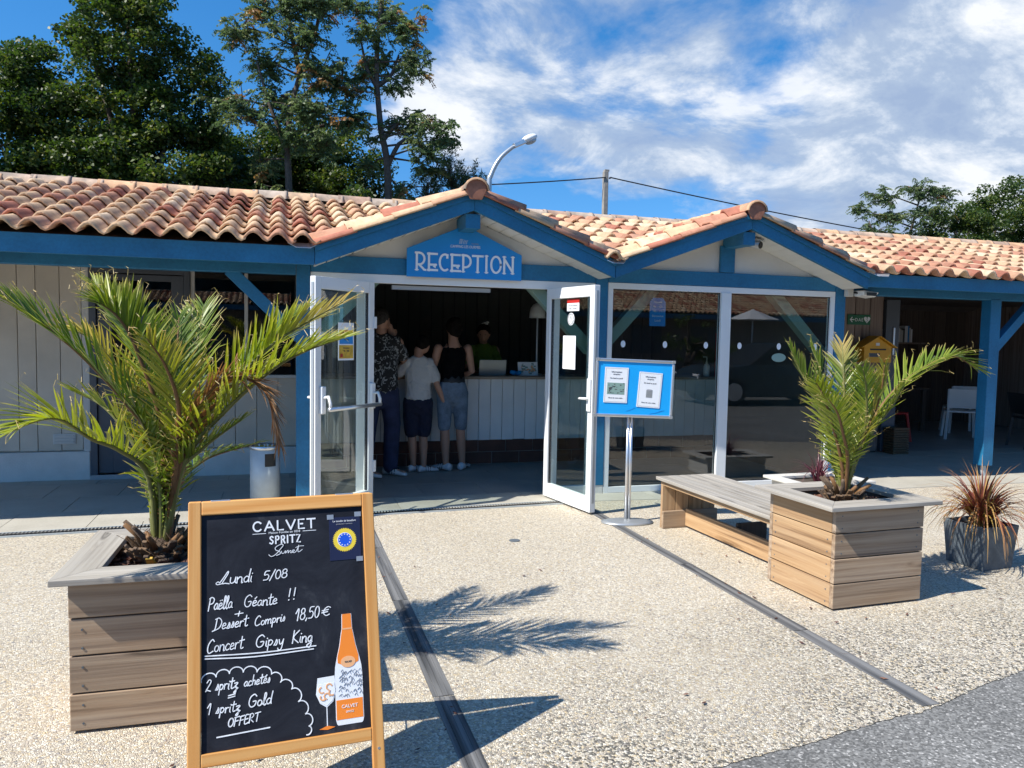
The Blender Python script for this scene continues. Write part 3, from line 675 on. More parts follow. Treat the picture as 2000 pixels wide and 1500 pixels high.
# vent
mb = MB().box(-2.13,-1.93,YW-.012,YW,.36,.465); vt = wobj('vent', mb, 'gable_white', B, bev=.002)
for k in range(3): sub('vent_slat', MB().box(-2.115,-1.945,YW-.022,YW-.0125,.375+k*.03,.39+k*.03), 'gable_white', vt)
# glazed door
dm = MB().box(-1.797,-1.735,YW-.03,YW+.05,.02,2.30).box(-.93,-.872,YW-.03,YW+.05,.02,2.30).box(-1.735,-.93,YW-.03,YW+.05,2.06,2.30)
dfr = wobj('door_frame', dm, 'dark_frame', B, bev=.003)
dl = MB().box(-1.73,-1.60,YW,YW+.045,.06,2.05).box(-1.05,-.935,YW,YW+.045,.06,2.05).box(-1.60,-1.05,YW,YW+.045,1.99,2.05).box(-1.60,-1.05,YW,YW+.045,.06,.62).box(-1.345,-1.305,YW,YW+.045,.62,1.99)
for z in (1.05,1.52): dl.box(-1.60,-1.345,YW,YW+.045,z,z+.03).box(-1.305,-1.05,YW,YW+.045,z,z+.03)
dleaf = wobj('door', dl, 'dark_frame', B, bev=.003)
for x0, x1 in ((-1.60,-1.345),(-1.305,-1.05)):
    for z0, z1 in ((.62,1.05),(1.08,1.52),(1.55,1.99)): sub('pane', MB().box(x0,x1,YW+.018,YW+.026,z0,z1), 'window_glass', dleaf)
sub('door_handle', MB().tube([(-.985,YW-.002,1.0),(-.985,YW-.05,1.0),(-1.09,YW-.05,1.0)], .009), 'silver', dleaf, smooth=True)
bb('step', -1.80,-.87, YW-.06,YW-.031, .004,.05, 'grey_alu')
# window with low wall
bb('wall', -.87,.20, YW+.03,YW+.12, 0,1.02, 'board_grey')
for k in range(5): bb('wall_board', -.866+k*.213,-.866+(k+1)*.213-.006, YW,YW+.028, .30,1.015, 'board_grey', .002)
bb('plinth', -.868,.20, YW-.035,YW+.025, 0,.288, 'render_white', .01)
bb('window_sill', -.868,.20, YW-.05,YW+.03, 1.018,1.052, 'gable_white', .004)
wn = wobj('window', MB().box(-.868,-.83,YW-.005,YW+.05,1.052,2.3).box(-.35,-.315,YW-.005,YW+.05,1.052,2.3).box(.165,.20,YW-.005,YW+.05,1.052,2.3).box(-.83,-.35,YW-.005,YW+.05,2.2,2.3).box(-.315,.165,YW-.005,YW+.05,2.2,2.3), 'gable_white', B, bev=.003)
for a, b in ((-.83,-.35),(-.315,.165)): sub('pane', MB().box(a,b,YW+.018,YW+.026,1.052,2.2), 'window_glass', wn)
t_ = shift(text_mb('CHAUFFE-EAU SOLAIRE', .052, 1.1), 0,0,0)
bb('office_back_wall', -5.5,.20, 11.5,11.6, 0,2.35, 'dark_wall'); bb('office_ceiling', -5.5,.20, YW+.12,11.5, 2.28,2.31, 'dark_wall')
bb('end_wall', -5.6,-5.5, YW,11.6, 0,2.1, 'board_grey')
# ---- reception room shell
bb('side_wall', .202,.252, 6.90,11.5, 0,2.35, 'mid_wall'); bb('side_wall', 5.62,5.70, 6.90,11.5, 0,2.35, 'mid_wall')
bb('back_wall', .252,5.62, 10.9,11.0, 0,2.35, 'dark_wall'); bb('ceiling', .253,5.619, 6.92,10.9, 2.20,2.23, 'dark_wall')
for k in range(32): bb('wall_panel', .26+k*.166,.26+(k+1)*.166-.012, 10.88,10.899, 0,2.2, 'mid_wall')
tag(bb('rear_floor', .252,5.62, 8.6,10.9, -.006,.004, 'inner_floor_shaded'))
for m_ in (0,): pass
# ---- door screen, bay one
ds = MB().box(.252,2.862,YP+.005,YP+.065,1.945,2.02).box(.252,.30,YP+.005,YP+.065,.006,1.945).box(.64,.715,YP+.005,YP+.065,.006,1.945).box(2.44,2.51,YP+.005,YP+.065,.006,1.945).box(2.81,2.862,YP+.005,YP+.065,.006,1.945).box(.30,.64,YP+.005,YP+.065,.006,.09).box(2.51,2.81,YP+.005,YP+.065,.006,.09)
scr = wobj('door_screen', ds, 'white_frame', B, bev=.003)
for a, b in ((.30,.64),(2.51,2.81)): sub('pane', MB().box(a,b,YP+.03,YP+.038,.09,1.945), 'clear_glass', scr)
sub('door_closer', MB().box(.95,1.85,YP+.07,YP+.13,1.90,1.935), 'grey_alu', scr)
def leaf(name, hinge, ang, Wd):
    H, s = 1.945, .068
    mb = MB().box(0,s,-.028,.028,.02,H).box(Wd-s,Wd,-.028,.028,.02,H).box(s,Wd-s,-.028,.028,H-.095,H).box(s,Wd-s,-.028,.028,.02,.145)
    me = mb.mesh(name, 'white_frame'); o = link(name, me); o.parent = B; o.location = Vector(hinge)-Vector(B.location); o.rotation_euler = (0,0,ang)
    b_ = o.modifiers.new('bevel','BEVEL'); b_.width = .004; b_.segments = 2
    def p(n, mb, mat, **k): return obj(n, mb, mat, o, **k)
    p('pane', MB().box(s,Wd-s,-.005,.005,.145,H-.095), 'clear_glass')
    p('gasket', MB().box(s,s+.008,-.012,.012,.145,H-.095).box(Wd-s-.008,Wd-s,-.012,.012,.145,H-.095), 'rubber')
    return o, p
dL, pL = leaf('entrance_door', (.765,6.745,0), R(-134), .745)
# push bar on the inner face (+y local): housings, arms, bar
for x in (.018,.655):
    pL('bar_housing', MB().box(x,x+.05,.029,.062,.86,1.08), 'white_frame', bev=.008)
    pL('bar_arm', MB().tube([(x+.025,.06,.99),(x+.025,.105,1.0),(x+.025,.125,.95),(x+.025,.125,.90)], .013, 8), 'white_frame', smooth=True)
pL('push_bar', MB().tube([(.03,.125,.90),(.695,.125,.90)], .017, 10), 'silver', smooth=True)
pL('lever_handle', MB().tube([(.708,-.03,.99),(.708,-.075,.99),(.60,-.08,.985)], .011, 8), 'white_frame', smooth=True)
for z_ in (.3,1.55): pL('hinge', MB().box(-.012,.02,.0285,.045,z_,z_+.1), 'white_frame')
pL('lock_plate', MB().box(.746,.751,-.012,.012,.1,1.9), 'grey_alu')
dR, pR = leaf('entrance_door', (2.395,6.755,0), R(-79.5), .80)
pR('lock_plate', MB().box(.801,.806,-.012,.012,.1,1.9), 'grey_alu')
pR('lever_handle', MB().tube([(.765,.03,.99),(.765,.07,.99),(.765,.075,.88)], .011, 8).tube([(.765,-.03,.99),(.765,-.07,.99),(.67,-.075,.985)], .011, 8), 'white_frame', smooth=True)
pR('lock_case', MB().box(.735,.79,-.045,-.029,.88,1.16), 'white_frame', bev=.006)
# ---- window screen, bay two
wm = MB().box(2.993,5.577,YP+.0,YP+.06,1.975,2.032).box(2.993,3.045,YP,YP+.06,.0,1.975).box(4.216,4.327,YP-.012,YP+.06,.0,1.975).box(5.525,5.577,YP,YP+.06,.0,1.975).box(3.045,4.216,YP,YP+.06,.006,.065).box(4.327,5.525,YP,YP+.06,.006,.065)
win = wobj('shop_window', wm, 'white_frame', B, bev=.003)
for a, b in ((3.045,4.216),(4.327,5.525)): sub('pane', MB().box(a,b,YP+.026,YP+.034,.065,1.975), 'window_glass', win)
for a, b in ((3.045,4.216),(4.327,5.525)): sub('seal', MB().box(a,a+.008,YP+.02,YP+.026,.065,1.975).box(b-.008,b,YP+.02,YP+.026,.065,1.975).box(a,b,YP+.02,YP+.026,1.967,1.975).box(a,b,YP+.02,YP+.026,.065,.073), 'rubber', win)
for x in (3.172,3.621,4.075,4.461,4.926,5.37): sub('safety_dot', disc(MB(), x, 1.45, .024,.033, YP+.023, YP+.0255), 'print_white', win)
mb = disc(MB(), 4.93, 1.335, .085,.045, YP+.023,YP+.0255); stk = sub('opening_sticker', mb, 'sage_paint', win)
# ---- right: timber wall and open room
for i, (a, b) in enumerate(((5.71,5.96),(5.965,6.2),(6.205,6.45),(6.455,6.7),(6.705,6.95),(6.955,7.18),(7.185,7.42),(7.425,7.66),(7.665,7.88))):
    bb('timber_board', a,b-.004, 8.60+random.uniform(0,.006),8.63, .02,2.34, 'barn_wood', .003)
bb('timber_wall', 5.71,7.88, 8.632,8.70, 0,2.35, 'dark_wood')
sd_ = bb('sliding_door', 7.905,8.13, 8.57,8.63, .02,2.10, 'dark_frame', .004)
sub('pull_handle', MB().box(8.02,8.055,8.555,8.5695,1.35,1.72), 'silver', sd_, bev=.006)
for k in range(20): bb('timber_board', 7.9+k*.265,7.9+(k+1)*.265-.006, 11.9,11.93, 0,2.3, 'dark_wood')
bb('room_back_wall', 5.7,13, 11.93,12.0, 0,2.35, 'dark_wood'); bb('end_wall', 12.9,13, 7.1,12, 0,2.33, 'barn_wood')
bb('room_ceiling', 5.7,12.9, 8.65,11.9, 2.22,2.25, 'dark_wood')
tag(wobj('room_floor', MB().box(5.70,12.9,8.605,11.93,-.004,.004), 'inner_floor_shaded', B))
# ================================================================== RECEPTION COUNTER AND ITS THINGS
cn = thing('reception_counter', 'long reception counter with white plank front, wooden top and dark red tile base', 'counter', (2.85,8.63,0))
def cp(name, x0,x1,y0,y1,z0,z1, mat, bev=.002): return wobj(name, MB().box(x0,x1,y0,y1,z0,z1), mat, cn, bev=bev)
cp('counter_top', .36,5.36, 8.585,9.20, 1.004,1.036, 'counter_top', .004)
cp('core', .38,5.34, 8.66,9.15, 0,1.003, 'dark_wall')
for k in range(35): cp('counter_board', .38+k*.1415,.38+(k+1)*.1415-.006, 8.632,8.658, .292+random.uniform(-.004,.003),1.002, 'counter_board')
cp('base_grout', .38,5.34, 8.648,8.659, .005,.290, 'grout', 0)
for r_ in range(2):
    for k in range(-1,16):
        a = .38+(k+(.5 if r_ else 0))*.335; b = a+.326
        a = max(a,.38); b = min(b,5.34)
        if b-a > .03: cp('base_tile', a,b, 8.636,8.6475, .012+r_*.142,.012+r_*.142+.134, 'red_tile')
lp = thing('laptop', 'open grey laptop seen from behind on the reception counter', 'laptop', (2.42,8.80,1.036))
obj('keyboard_base', MB().box(-.16,.16,.0,.22,.0,.014), 'grey_alu', lp, bev=.003)
o = obj('screen', MB().box(-.165,.165,-.006,.003,0,.175), 'grey_alu', lp, bev=.003, loc=(0,0,.012), rot=(R(8),0,0))
bh = thing('brochure_stand', 'white illustrated campsite map propped on the counter by the right door', 'leaflet', (2.87,8.80,1.036))
obj('card', MB().box(-.125,.125,0,.005,0,.165), 'paper', bh, rot=(R(-12),0,0))
mb = MB()
for i in range(26):
    x, z = random.uniform(-.10,.10), random.uniform(.02,.145); s_ = random.uniform(.006,.018); mb.box(x-s_,x+s_,-.0012,-.0002,z-s_*.6,z+s_*.6)
obj('map_print', mb, 'sage_paint', bh, rot=(R(-12),0,0)); mb = MB()
for i in range(12):
    x, z = random.uniform(-.09,.09), random.uniform(.03,.13); s_ = random.uniform(.005,.014); mb.box(x-s_,x+s_,-.002,-.0013,z-s_,z+s_)
obj('map_patches', mb, 'pale_orange', bh, rot=(R(-12),0,0))
tb = thing('tissue_bundle', 'small crumpled pale blue bundle on the counter beside the map card', 'bundle', (2.70,8.78,1.036))
mb = MB()
for i in range(7): mb.ball((random.uniform(-.05,.05), random.uniform(-.03,.03), .025+random.uniform(0,.02)), (.03,.028,.024), 8, 6)
obj('folds', mb, 'pin_blue', tb, smooth=True)
wl = thing('desk_lamp', 'white domed lamp with a slim stem standing at the right end of the doorway view', 'lamp', (3.04,9.0,1.036))
obj('stem', MB().tube([(0,0,0),(0,0,.80)], .012, 8).lathe([(.07,0),(.07,.012),(.02,.02)], n=20), 'grey_alu', wl)
obj('lamp_shade', MB().lathe([(.10,.70),(.098,.76),(.085,.82),(.055,.865),(.01,.885)], n=24), 'white_frame', wl, smooth=True)
st_ = thing('sanitiser_bottle', 'white pump bottle of hand gel on the counter behind the right window pane', 'bottle', (5.33-.06,8.75,1.036))
obj('bottle', MB().lathe([(.038,0),(.04,.02),(.04,.13),(.03,.155),(.014,.165),(.014,.19)], n=18), 'white_frame', st_, smooth=True)
obj('pump', MB().tube([(0,0,.19),(0,0,.25),(-.055,-.01,.25)], .007, 8), 'white_frame', st_)
yp = thing('yellow_house_panel', 'yellow house shaped panel with red edge inside behind the right window', 'panel', (5.82,8.95,1.0))
obj('board', MB().prism([(-.20,.45),(.20,.45),(.20,1.02),(0,1.12),(-.20,1.02)], 0,.02), 'yellow', yp)
obj('red_side', MB().box(.205,.30,0,.02,-.05,.75).box(-.30,-.205,0,.02,-.05,.60), 'red', yp); obj('sheet', MB().box(-.1,.12,-.012,-.002,.1,.42), 'paper', yp); obj('stand', MB().box(-.28,.28,.002,.018,-.99,.44), 'dark_wall', yp)
bs = thing('blue_window_sign', 'small blue arched opening notice hung behind the left window pane', 'sign', (3.545,YP+.05,1.63))
obj('board', MB().prism([(-.085,0),(.085,0),(.085,.235),(.05,.275),(-.05,.275),(-.085,.235)], 0,.008), 'sign_blue', bs)
mb = MB()
for k in range(5):
    w_ = random.uniform(.07,.11); t = text_mb(('Accueil','9h - 12h','14h - 19h','Bienvenue','Lundi')[k], .030); mb.add(shift(t,0,-.003,.225-k*.045).v, t.f)
obj('lettering', mb, 'print_white', bs)

# ================================================================== PEOPLE
def person(label, loc, rz, H, spec):
    t = thing('person', label, 'person', loc, rz); k = H/1.75
    def sc(P): return [tuple(c*k for c in p) for p in P]
    def part(name, chains, mat, vox, balls=(), parent=None, sm=6):
        mb = MB()
        for path, rad in chains:
            path = sc(path); rad = [(r[0]*k, r[1]*k) if isinstance(r, tuple) else r*k for r in (rad if isinstance(rad, list) else [rad]*len(path))]
            # rounded ends
            n_ = max(len(path), 2); mb.tube(path, rad, 12, True, (1,0.02,0.01))
            for p, r in ((path[0],rad[0]),(path[-1],rad[-1])):
                q = r if isinstance(r, tuple) else (r,r); mb.ball(p, (q[0],q[1],min(q)), 10, 6)
        for c, r in balls: mb.ball(tuple(x*k for x in c), tuple(x*k for x in r), 14, 10)
        me = mb.mesh(name, mat, True); o = link(name, me, parent or t)
        m = o.modifiers.new('remesh','REMESH'); m.mode = 'VOXEL'; m.voxel_size = vox; m.use_smooth_shade = True
        s_ = o.modifiers.new('smooth','SMOOTH'); s_.iterations = sm; s_.factor = .5
        return o
    J = spec
    ch = [([(0,0,.90),(0,.0,1.0),(0,.0,1.12),(0,.01,1.28),(0,.0,1.40),(0,-.01,1.46)], [(.155,.105),(.14,.10),(.12,.09),(.145,.10),(.13,.085),(.07,.06)]),
          ([(0,-.01,1.43),(0,.01,1.56)], [.062,.056])]
    for s in ('L','R'):
        hip, knee, ank, toe = J['leg'+s]
        ch.append(([hip, tuple((a+b)/2 for a,b in zip(hip,knee)), knee, tuple(a*.65+b*.35 for a,b in zip(knee,ank)), ank], [.085,.075,.055,.056,.036]))
        ch.append(([ank, (ank[0],ank[1],.05), toe], [.038,.04,.032]))
        sh, el, wr, hd = J['arm'+s]
        ch.append(([sh, tuple((a+b)/2 for a,b in zip(sh,el)), el, tuple(a*.6+b*.4 for a,b in zip(el,wr)), wr], [.052,.046,.038,.037,.025]))
        d = (Vector(hd)-Vector(wr)).normalized(); side = d.cross(Vector((0,1,.2))).normalized()
        if side.length < .1: side = Vector((1,0,0))
        up_ = side.cross(d); w0 = Vector(wr)
        ch.append(([tuple(w0), tuple(w0+d*.09)], [(.034,.018),(.038,.015)]))
        for q, L_ in enumerate((.068,.080,.076,.060)):
            b0 = w0+d*.085+side*((q-1.5)*.019); b1 = b0+d*L_*.55+up_*.006; b2 = b0+d*L_+up_*.022
            ch.append(([tuple(b0), tuple(b1), tuple(b2)], [.0098,.0090,.0078]))
        b0 = w0+d*.03+side*(-.032); ch.append(([tuple(b0), tuple(b0+d*.03-side*.022), tuple(b0+d*.06-side*.024)], [.012,.011,.009]))
    hx, hy, hz = J.get('head',(0,.02,1.655)); fd = Vector(J.get('face',(0,1,0))).normalized(); sdv = Vector((fd.y,-fd.x,0)).normalized()
    hz -= .012; hc = Vector((hx,hy,hz))
    body = part('body', ch, 'skin', .0085*max(k,.85), balls=[((hx,hy,hz),(.084,.096,.115)), (tuple(hc+fd*.035-Vector((0,0,.055))),(.052,.05,.05)),
        (tuple(hc+fd*.098-Vector((0,0,.015))),(.012,.014,.02)), (tuple(hc+sdv*.079-Vector((0,0,.01))),(.012,.018,.03)), (tuple(hc-sdv*.079-Vector((0,0,.01))),(.012,.018,.03)),
        (tuple(hc+fd*.084-Vector((0,0,.058))),(.022,.012,.008))], sm=3)
    mb = MB()
    for s_ in (-1,1): mb.ball(tuple((hc+fd*.083+sdv*.03*s_+Vector((0,0,.012)))*k), tuple(c*k for c in (.012,.012,.007)), 8, 6)
    link('eyes', mb.mesh('eyes','black',True), t)
    part('hair', [], spec['hairmat'], .008, balls=[((hc.x-fd.x*.018,hc.y-fd.y*.018,hc.z+.024),(.095,.106,.107))]+[((hc.x+c[0],hc.y+c[1],hc.z+c[2]),r) for c, r in spec.get('hair',())], sm=2)
    for nm, chains, mat, balls in spec['wear']: part(nm, chains, mat, .010, balls, sm=4)
    for s in ('L','R'):
        a = Vector(J['leg'+s][2]); tt = Vector(J['leg'+s][3]); d = Vector((tt.x-a.x, tt.y-a.y, 0)).normalized(); x = Vector((d.y,-d.x,0))
        mb = MB(); prof = [(-.075,.035,.075),(-.05,.042,.085),(.0,.042,.09),(.06,.046,.075),(.12,.050,.058),(.17,.045,.045),(.20,.026,.032)]
        vs = []; n = 10
        for u, w, h in prof:
            for j in range(n):
                an = 2*math.pi*j/n; p = Vector((a.x,a.y,0))+d*u+x*(w*math.cos(an)); zz_ = .012+h*.5+h*.5*math.sin(an)*1.0
                vs.append((p.x*k, p.y*k, max(.004,zz_)*k))
        fs = [(i*n+j,i*n+(j+1)%n,(i+1)*n+(j+1)%n,(i+1)*n+j) for i in range(len(prof)-1) for j in range(n)]+[tuple(range(n))[::-1], tuple((len(prof)-1)*n+j for j in range(n))]
        mb.add(vs, fs); sh = link('shoe', mb.mesh('shoe','shoe_white',True), t)
        m2 = MB(); 
        for q in range(3):
            c = Vector((a.x,a.y,0))+d*(.02+.03*q); m2.tube([tuple((c+x*sg*.0455+Vector((0,0,zq)))*k) for sg, zq in ((-1,.03),(-.8,.085),(0,.105-.012*q),(.8,.085),(1,.03))], .004*k, 5)
        link('stripe', m2.mesh('stripe','cloth_black'), sh)
    return t
stand = dict(legL=((-.085,0,.90),(-.09,.01,.49),(-.095,-.01,.085),(-.115,.13,.04)), legR=((.085,0,.90),(.09,.01,.49),(.095,-.01,.085),(.125,.13,.04)))
# woman in the middle, seen from behind, forearms on the counter
sp_ = dict(stand); sp_['legL'] = ((-.085,0,.90),(-.085,.01,.49),(-.075,-.02,.085),(-.15,.10,.04)); sp_['legR'] = ((.085,0,.90),(.10,.01,.49),(.125,-.01,.085),(.20,.09,.04))
sp_['armL'] = ((-.175,0,1.40),(-.235,.02,1.14),(-.16,.22,1.07),(-.10,.33,1.08)); sp_['armR'] = ((.175,0,1.40),(.235,.02,1.14),(.16,.22,1.07),(.10,.33,1.08))
sp_['head'] = (.02,.03,1.64); sp_['face'] = (.35,.9,-.1); sp_['hairmat'] = 'hair_dark'; sp_['hair'] = [((0,-.09,.075),(.055,.055,.05)),((0,-.05,-.04),(.075,.06,.07))]
sp_['wear'] = [('tank_top', [([(0,0,1.00),(0,0,1.12),(0,.01,1.28),(0,.0,1.345)], [(.155,.112),(.135,.102),(.157,.114),(.162,.105)]),
                 ([(-.095,-.100,1.34),(-.085,-.09,1.42),(-.075,-.02,1.475)], .010), ([(.095,-.100,1.34),(.085,-.09,1.42),(.075,-.02,1.475)], .010)], 'cloth_black', ()),
               ('denim_shorts', [([(0,0,.86),(0,0,.96),(0,0,1.03)], [(.175,.128),(.172,.126),(.148,.112)]),
                 ([(-.085,0,.90),(-.09,.005,.70),(-.09,.005,.52)], [.102,.088,.076]), ([(.085,0,.90),(.098,.005,.70),(.105,.005,.52)], [.102,.088,.076])], 'denim_light', ()),
               ('belt', [([(0,0,1.018),(0,0,1.045)], [(.153,.117),(.150,.115)])], 'black', ())]
person('woman seen from behind in a black strappy top and pale denim shorts', (1.83,8.30,0), R(4), 1.70, sp_)
# boy
sp_ = dict(stand); sp_['legL'] = ((-.085,0,.90),(-.07,.02,.49),(-.05,.02,.085),(.08,.10,.04)); sp_['legR'] = ((.085,0,.90),(.07,.0,.49),(.075,-.04,.085),(.21,.0,.04))
sp_['armL'] = ((-.17,0,1.40),(-.26,.10,1.20),(-.30,.30,1.16),(-.30,.40,1.18)); sp_['armR'] = ((.17,0,1.40),(.235,-.03,1.12),(.33,.0,.90),(.37,.02,.80))
sp_['head'] = (.06,.04,1.64); sp_['face'] = (.6,.8,-.15); sp_['hairmat'] = 'hair_dark'; sp_['hair'] = [((0,-.02,.03),(.092,.095,.085))]
sp_['wear'] = [('tee_shirt', [([(0,0,.94),(0,0,1.10),(0,.01,1.28),(0,.0,1.42)], [(.175,.13),(.160,.122),(.172,.120),(.13,.085)]),
                 ([(.14,0,1.40),(.205,-.01,1.24),(.215,-.01,1.20)], [.068,.070,.068]), ([(-.14,0,1.40),(-.23,.07,1.27)], [.068,.068])], 'tee_white', ()),
               ('navy_shorts', [([(0,0,.84),(0,0,.93),(0,0,.99)], [(.178,.132),(.175,.130),(.155,.12)]),
                 ([(-.085,0,.90),(-.085,.01,.70),(-.078,.015,.53)], [.108,.103,.094]), ([(.085,0,.90),(.085,.0,.70),(.078,.0,.53)], [.108,.103,.094])], 'cloth_navy', ())]
person('boy in a pale grey tee shirt and navy shorts at the counter', (1.44,8.26,0), R(-6), 1.50, sp_)
# man on the left, hand to his face
sp_ = dict(stand); sp_['legL'] = ((-.085,0,.90),(-.12,-.04,.49),(-.17,-.12,.085),(-.02,-.17,.04)); sp_['legR'] = ((.085,0,.90),(.12,.02,.49),(.10,.02,.085),(.24,-.06,.04))
sp_['armL'] = ((-.18,0,1.41),(-.20,.10,1.15),(-.05,.27,1.10),(.04,.30,1.14)); sp_['armR'] = ((.18,0,1.41),(.23,.12,1.22),(.12,.14,1.45),(.085,.10,1.55))
sp_['head'] = (.0,.02,1.655); sp_['face'] = (.75,.60,-.1); sp_['hairmat'] = 'hair_grey'
sp_['wear'] = [('patterned_shirt', [([(0,0,.92),(0,0,1.10),(0,.01,1.28),(0,.0,1.43)], [(.185,.14),(.175,.13),(.185,.13),(.14,.09)]),
                 ([(.15,0,1.41),(.215,.07,1.28)], [.072,.072]), ([(-.15,0,1.41),(-.21,.06,1.24)], [.072,.072])], 'pattern_shirt', ()),
               ('navy_trousers', [([(0,0,.84),(0,0,.95)], [(.18,.135),(.172,.13)]),
                 ([(-.085,0,.90),(-.12,-.035,.55),(-.16,-.11,.10)], [.108,.088,.078]), ([(.085,0,.90),(.12,.02,.55),(.105,.02,.10)], [.108,.09,.078])], 'denim_dark', ())]
person('grey haired man in a dark patterned shirt, hand to his face', (1.02,8.12,0), R(-10), 1.76, sp_)
# receptionist behind the counter
sp_ = dict(stand); sp_['armL'] = ((-.17,0,1.40),(-.22,.08,1.16),(-.12,.27,1.10),(-.05,.33,1.12)); sp_['armR'] = ((.17,0,1.40),(.22,.08,1.16),(.12,.27,1.10),(.05,.33,1.12))
sp_['head'] = (0,.05,1.63); sp_['face'] = (.2,.9,-.35); sp_['hairmat'] = 'hair_dark'; sp_['hair'] = [((0,.0,.06),(.09,.09,.07)),((.0,-.06,-.02),(.075,.06,.08))]
sp_['wear'] = [('green_shirt', [([(0,0,.95),(0,0,1.12),(0,.01,1.28),(0,.0,1.42)], [(.165,.12),(.15,.115),(.16,.115),(.125,.085)]),
                 ([(.14,0,1.40),(.20,.05,1.24)], [.066,.066]), ([(-.14,0,1.40),(-.20,.05,1.24)], [.066,.066])], 'cloth_green', ()),
               ('trousers', [([(0,0,.86),(0,0,.95)], [(.168,.125),(.162,.12)]), ([(-.085,0,.90),(-.09,0,.10)], [.10,.06]), ([(.085,0,.90),(.09,0,.10)], [.10,.06])], 'cloth_navy', ())]
rp = person('receptionist in a green shirt with a white hair clip behind the counter', (2.47,9.45,0), R(172), 1.66, sp_)
mb = MB()
for i in range(5): mb.ball((random.uniform(-.03,.03)-.02, .05+random.uniform(-.03,.03), 1.655+random.uniform(-.01,.02)), (.022,.022,.016), 8, 6)
obj('hair_clip', mb, 'white_frame', rp, smooth=True)

# ================================================================== PLANTERS, BENCH
def planter(label, loc, rz, w, d, ovx=.078):
    t = thing('wooden_planter', label, 'planter', loc, rz, None)
    th = .028
    for r_ in range(4):
        z0 = .004+r_*.1425+.008; z1 = z0+.1365
        j = lambda: random.uniform(-.002,.002)
        obj('plank', MB().box(-w/2,w/2,-d/2+j()*1.5,-d/2+th,z0,z1), 'planter_wood', t, bev=.003)
        obj('plank', MB().box(-w/2,w/2,d/2-th,d/2,z0,z1), 'planter_wood', t, bev=.003)
        for s in (-1,1):
            o = obj('plank', MB().box(-d/2+th+.001,d/2-th-.001,-w/2+j(),-w/2+th,z0,z1), 'planter_wood_sunlit', t, bev=.003, rot=(0,0,R(-90) if s < 0 else R(90)))  # side planks coloured brighter and warmer than the front, as if sunlit
    for sx in (-1,1):
        for sy in (-1,1): obj('corner_batten', MB().box(sx*(w/2-th-.03)-.025,sx*(w/2-th-.03)+.025,sy*(d/2-th-.03)-.025,sy*(d/2-th-.03)+.025,.0,.56), 'dark_wood', t)
    for yy in (-d/2, ):
        mb = MB()
        for r_ in range(4):
            for sx in (-1,1):
                for zz_ in (.035,.105): mb.tube([(sx*(w/2-.045),yy-.0012,.004+r_*.1425+zz_),(sx*(w/2-.045),yy+.002,.004+r_*.1425+zz_)], .0042, 8)
        tag(obj('screws', mb, 'slate', t), kind='stuff')
    mb = MB()
    for r_ in range(4):
        for sx in (-1,1):
            for zz_ in (.035,.105): mb.tube([(-w/2-.0012,sx*(d/2-.06),.004+r_*.1425+zz_),(-w/2+.002,sx*(d/2-.06),.004+r_*.1425+zz_)], .0042, 8)
    tag(obj('screws', mb, 'slate', t), kind='stuff')
    obj('liner', MB().box(-w/2+.06,w/2-.06,-d/2+.06,d/2-.06,.01,.50), 'black', t)
    W2, D2, li = w/2+ovx, d/2+.055, .145
    zt, zb = .600, .576
    obj('inner_frame', MB().box(-w/2+.03,-w/2+.05,-d/2+.03,d/2-.03,.50,.575).box(w/2-.05,w/2-.03,-d/2+.03,d/2-.03,.50,.575), 'dark_wood', t)
    for q in range(4):
        hw, hd = (W2, D2) if q%2 == 0 else (D2, W2)
        mb = MB().add([(-hw,-hd,zb),(hw,-hd,zb),(hw-li,-hd+li,zb),(-hw+li,-hd+li,zb),(-hw,-hd,zt),(hw,-hd,zt),(hw-li,-hd+li,zt),(-hw+li,-hd+li,zt)],
                      [(0,3,2,1),(4,5,6,7),(0,1,5,4),(1,2,6,5),(2,3,7,6),(3,0,4,7)])
        obj('lip_board', mb, 'silver_wood', t, bev=.0025, rot=(0,0,q*math.pi/2))
    # bark mulch
    n = 620; mb = MB(); lv = []
    for i in range(n):
        x, y = random.uniform(-w/2+.04,w/2-.04), random.uniform(-d/2+.04,d/2-.04); a = random.uniform(0,6.28); L_ = random.uniform(.012,.035); ww = L_*random.uniform(.25,.5)
        M = Euler((random.uniform(-.7,.7),random.uniform(-.7,.7),a)).to_matrix(); c = Vector((x,y,.525+random.uniform(0,.025)))
        P = [c+M@Vector(q) for q in ((-L_,-ww,0),(L_,-ww,0),(L_*.8,ww,.004),(-L_*.9,ww,.004),(0,0,.009))]
        mb.add([tuple(p) for p in P], [(0,1,4),(1,2,4),(2,3,4),(3,0,4)]); r_ = random.random(); lv += [(r_,0,0,1)]*5
    me = mb.mesh('bark_mulch','bark_chip'); setlv(me, lv); tag(link('bark_mulch', me, t), kind='stuff')
    obj('soil', MB().box(-w/2+.03,w/2-.03,-d/2+.03,d/2-.03,.50,.524), 'bark', t)
    return t
planter('weathered plank planter in the left foreground behind the chalkboard', (-.42,3.41,0), R(-1), .632, .63, .050)
planter('weathered plank planter at the right, joined to the end of the bench', (3.262,3.80,0), R(2.0), .632, .57)
bn = thing('bench', 'low slatted wooden bench running from the right planter towards the shop window', 'bench', (3.17,4.80,0), R(2.2))
for k in range(5): obj('seat_board', MB().box(-.262+k*.1065,-.262+(k+1)*.1065-.007,-.72,.70,.383,.408), 'silver_wood_y', bn, bev=.003)
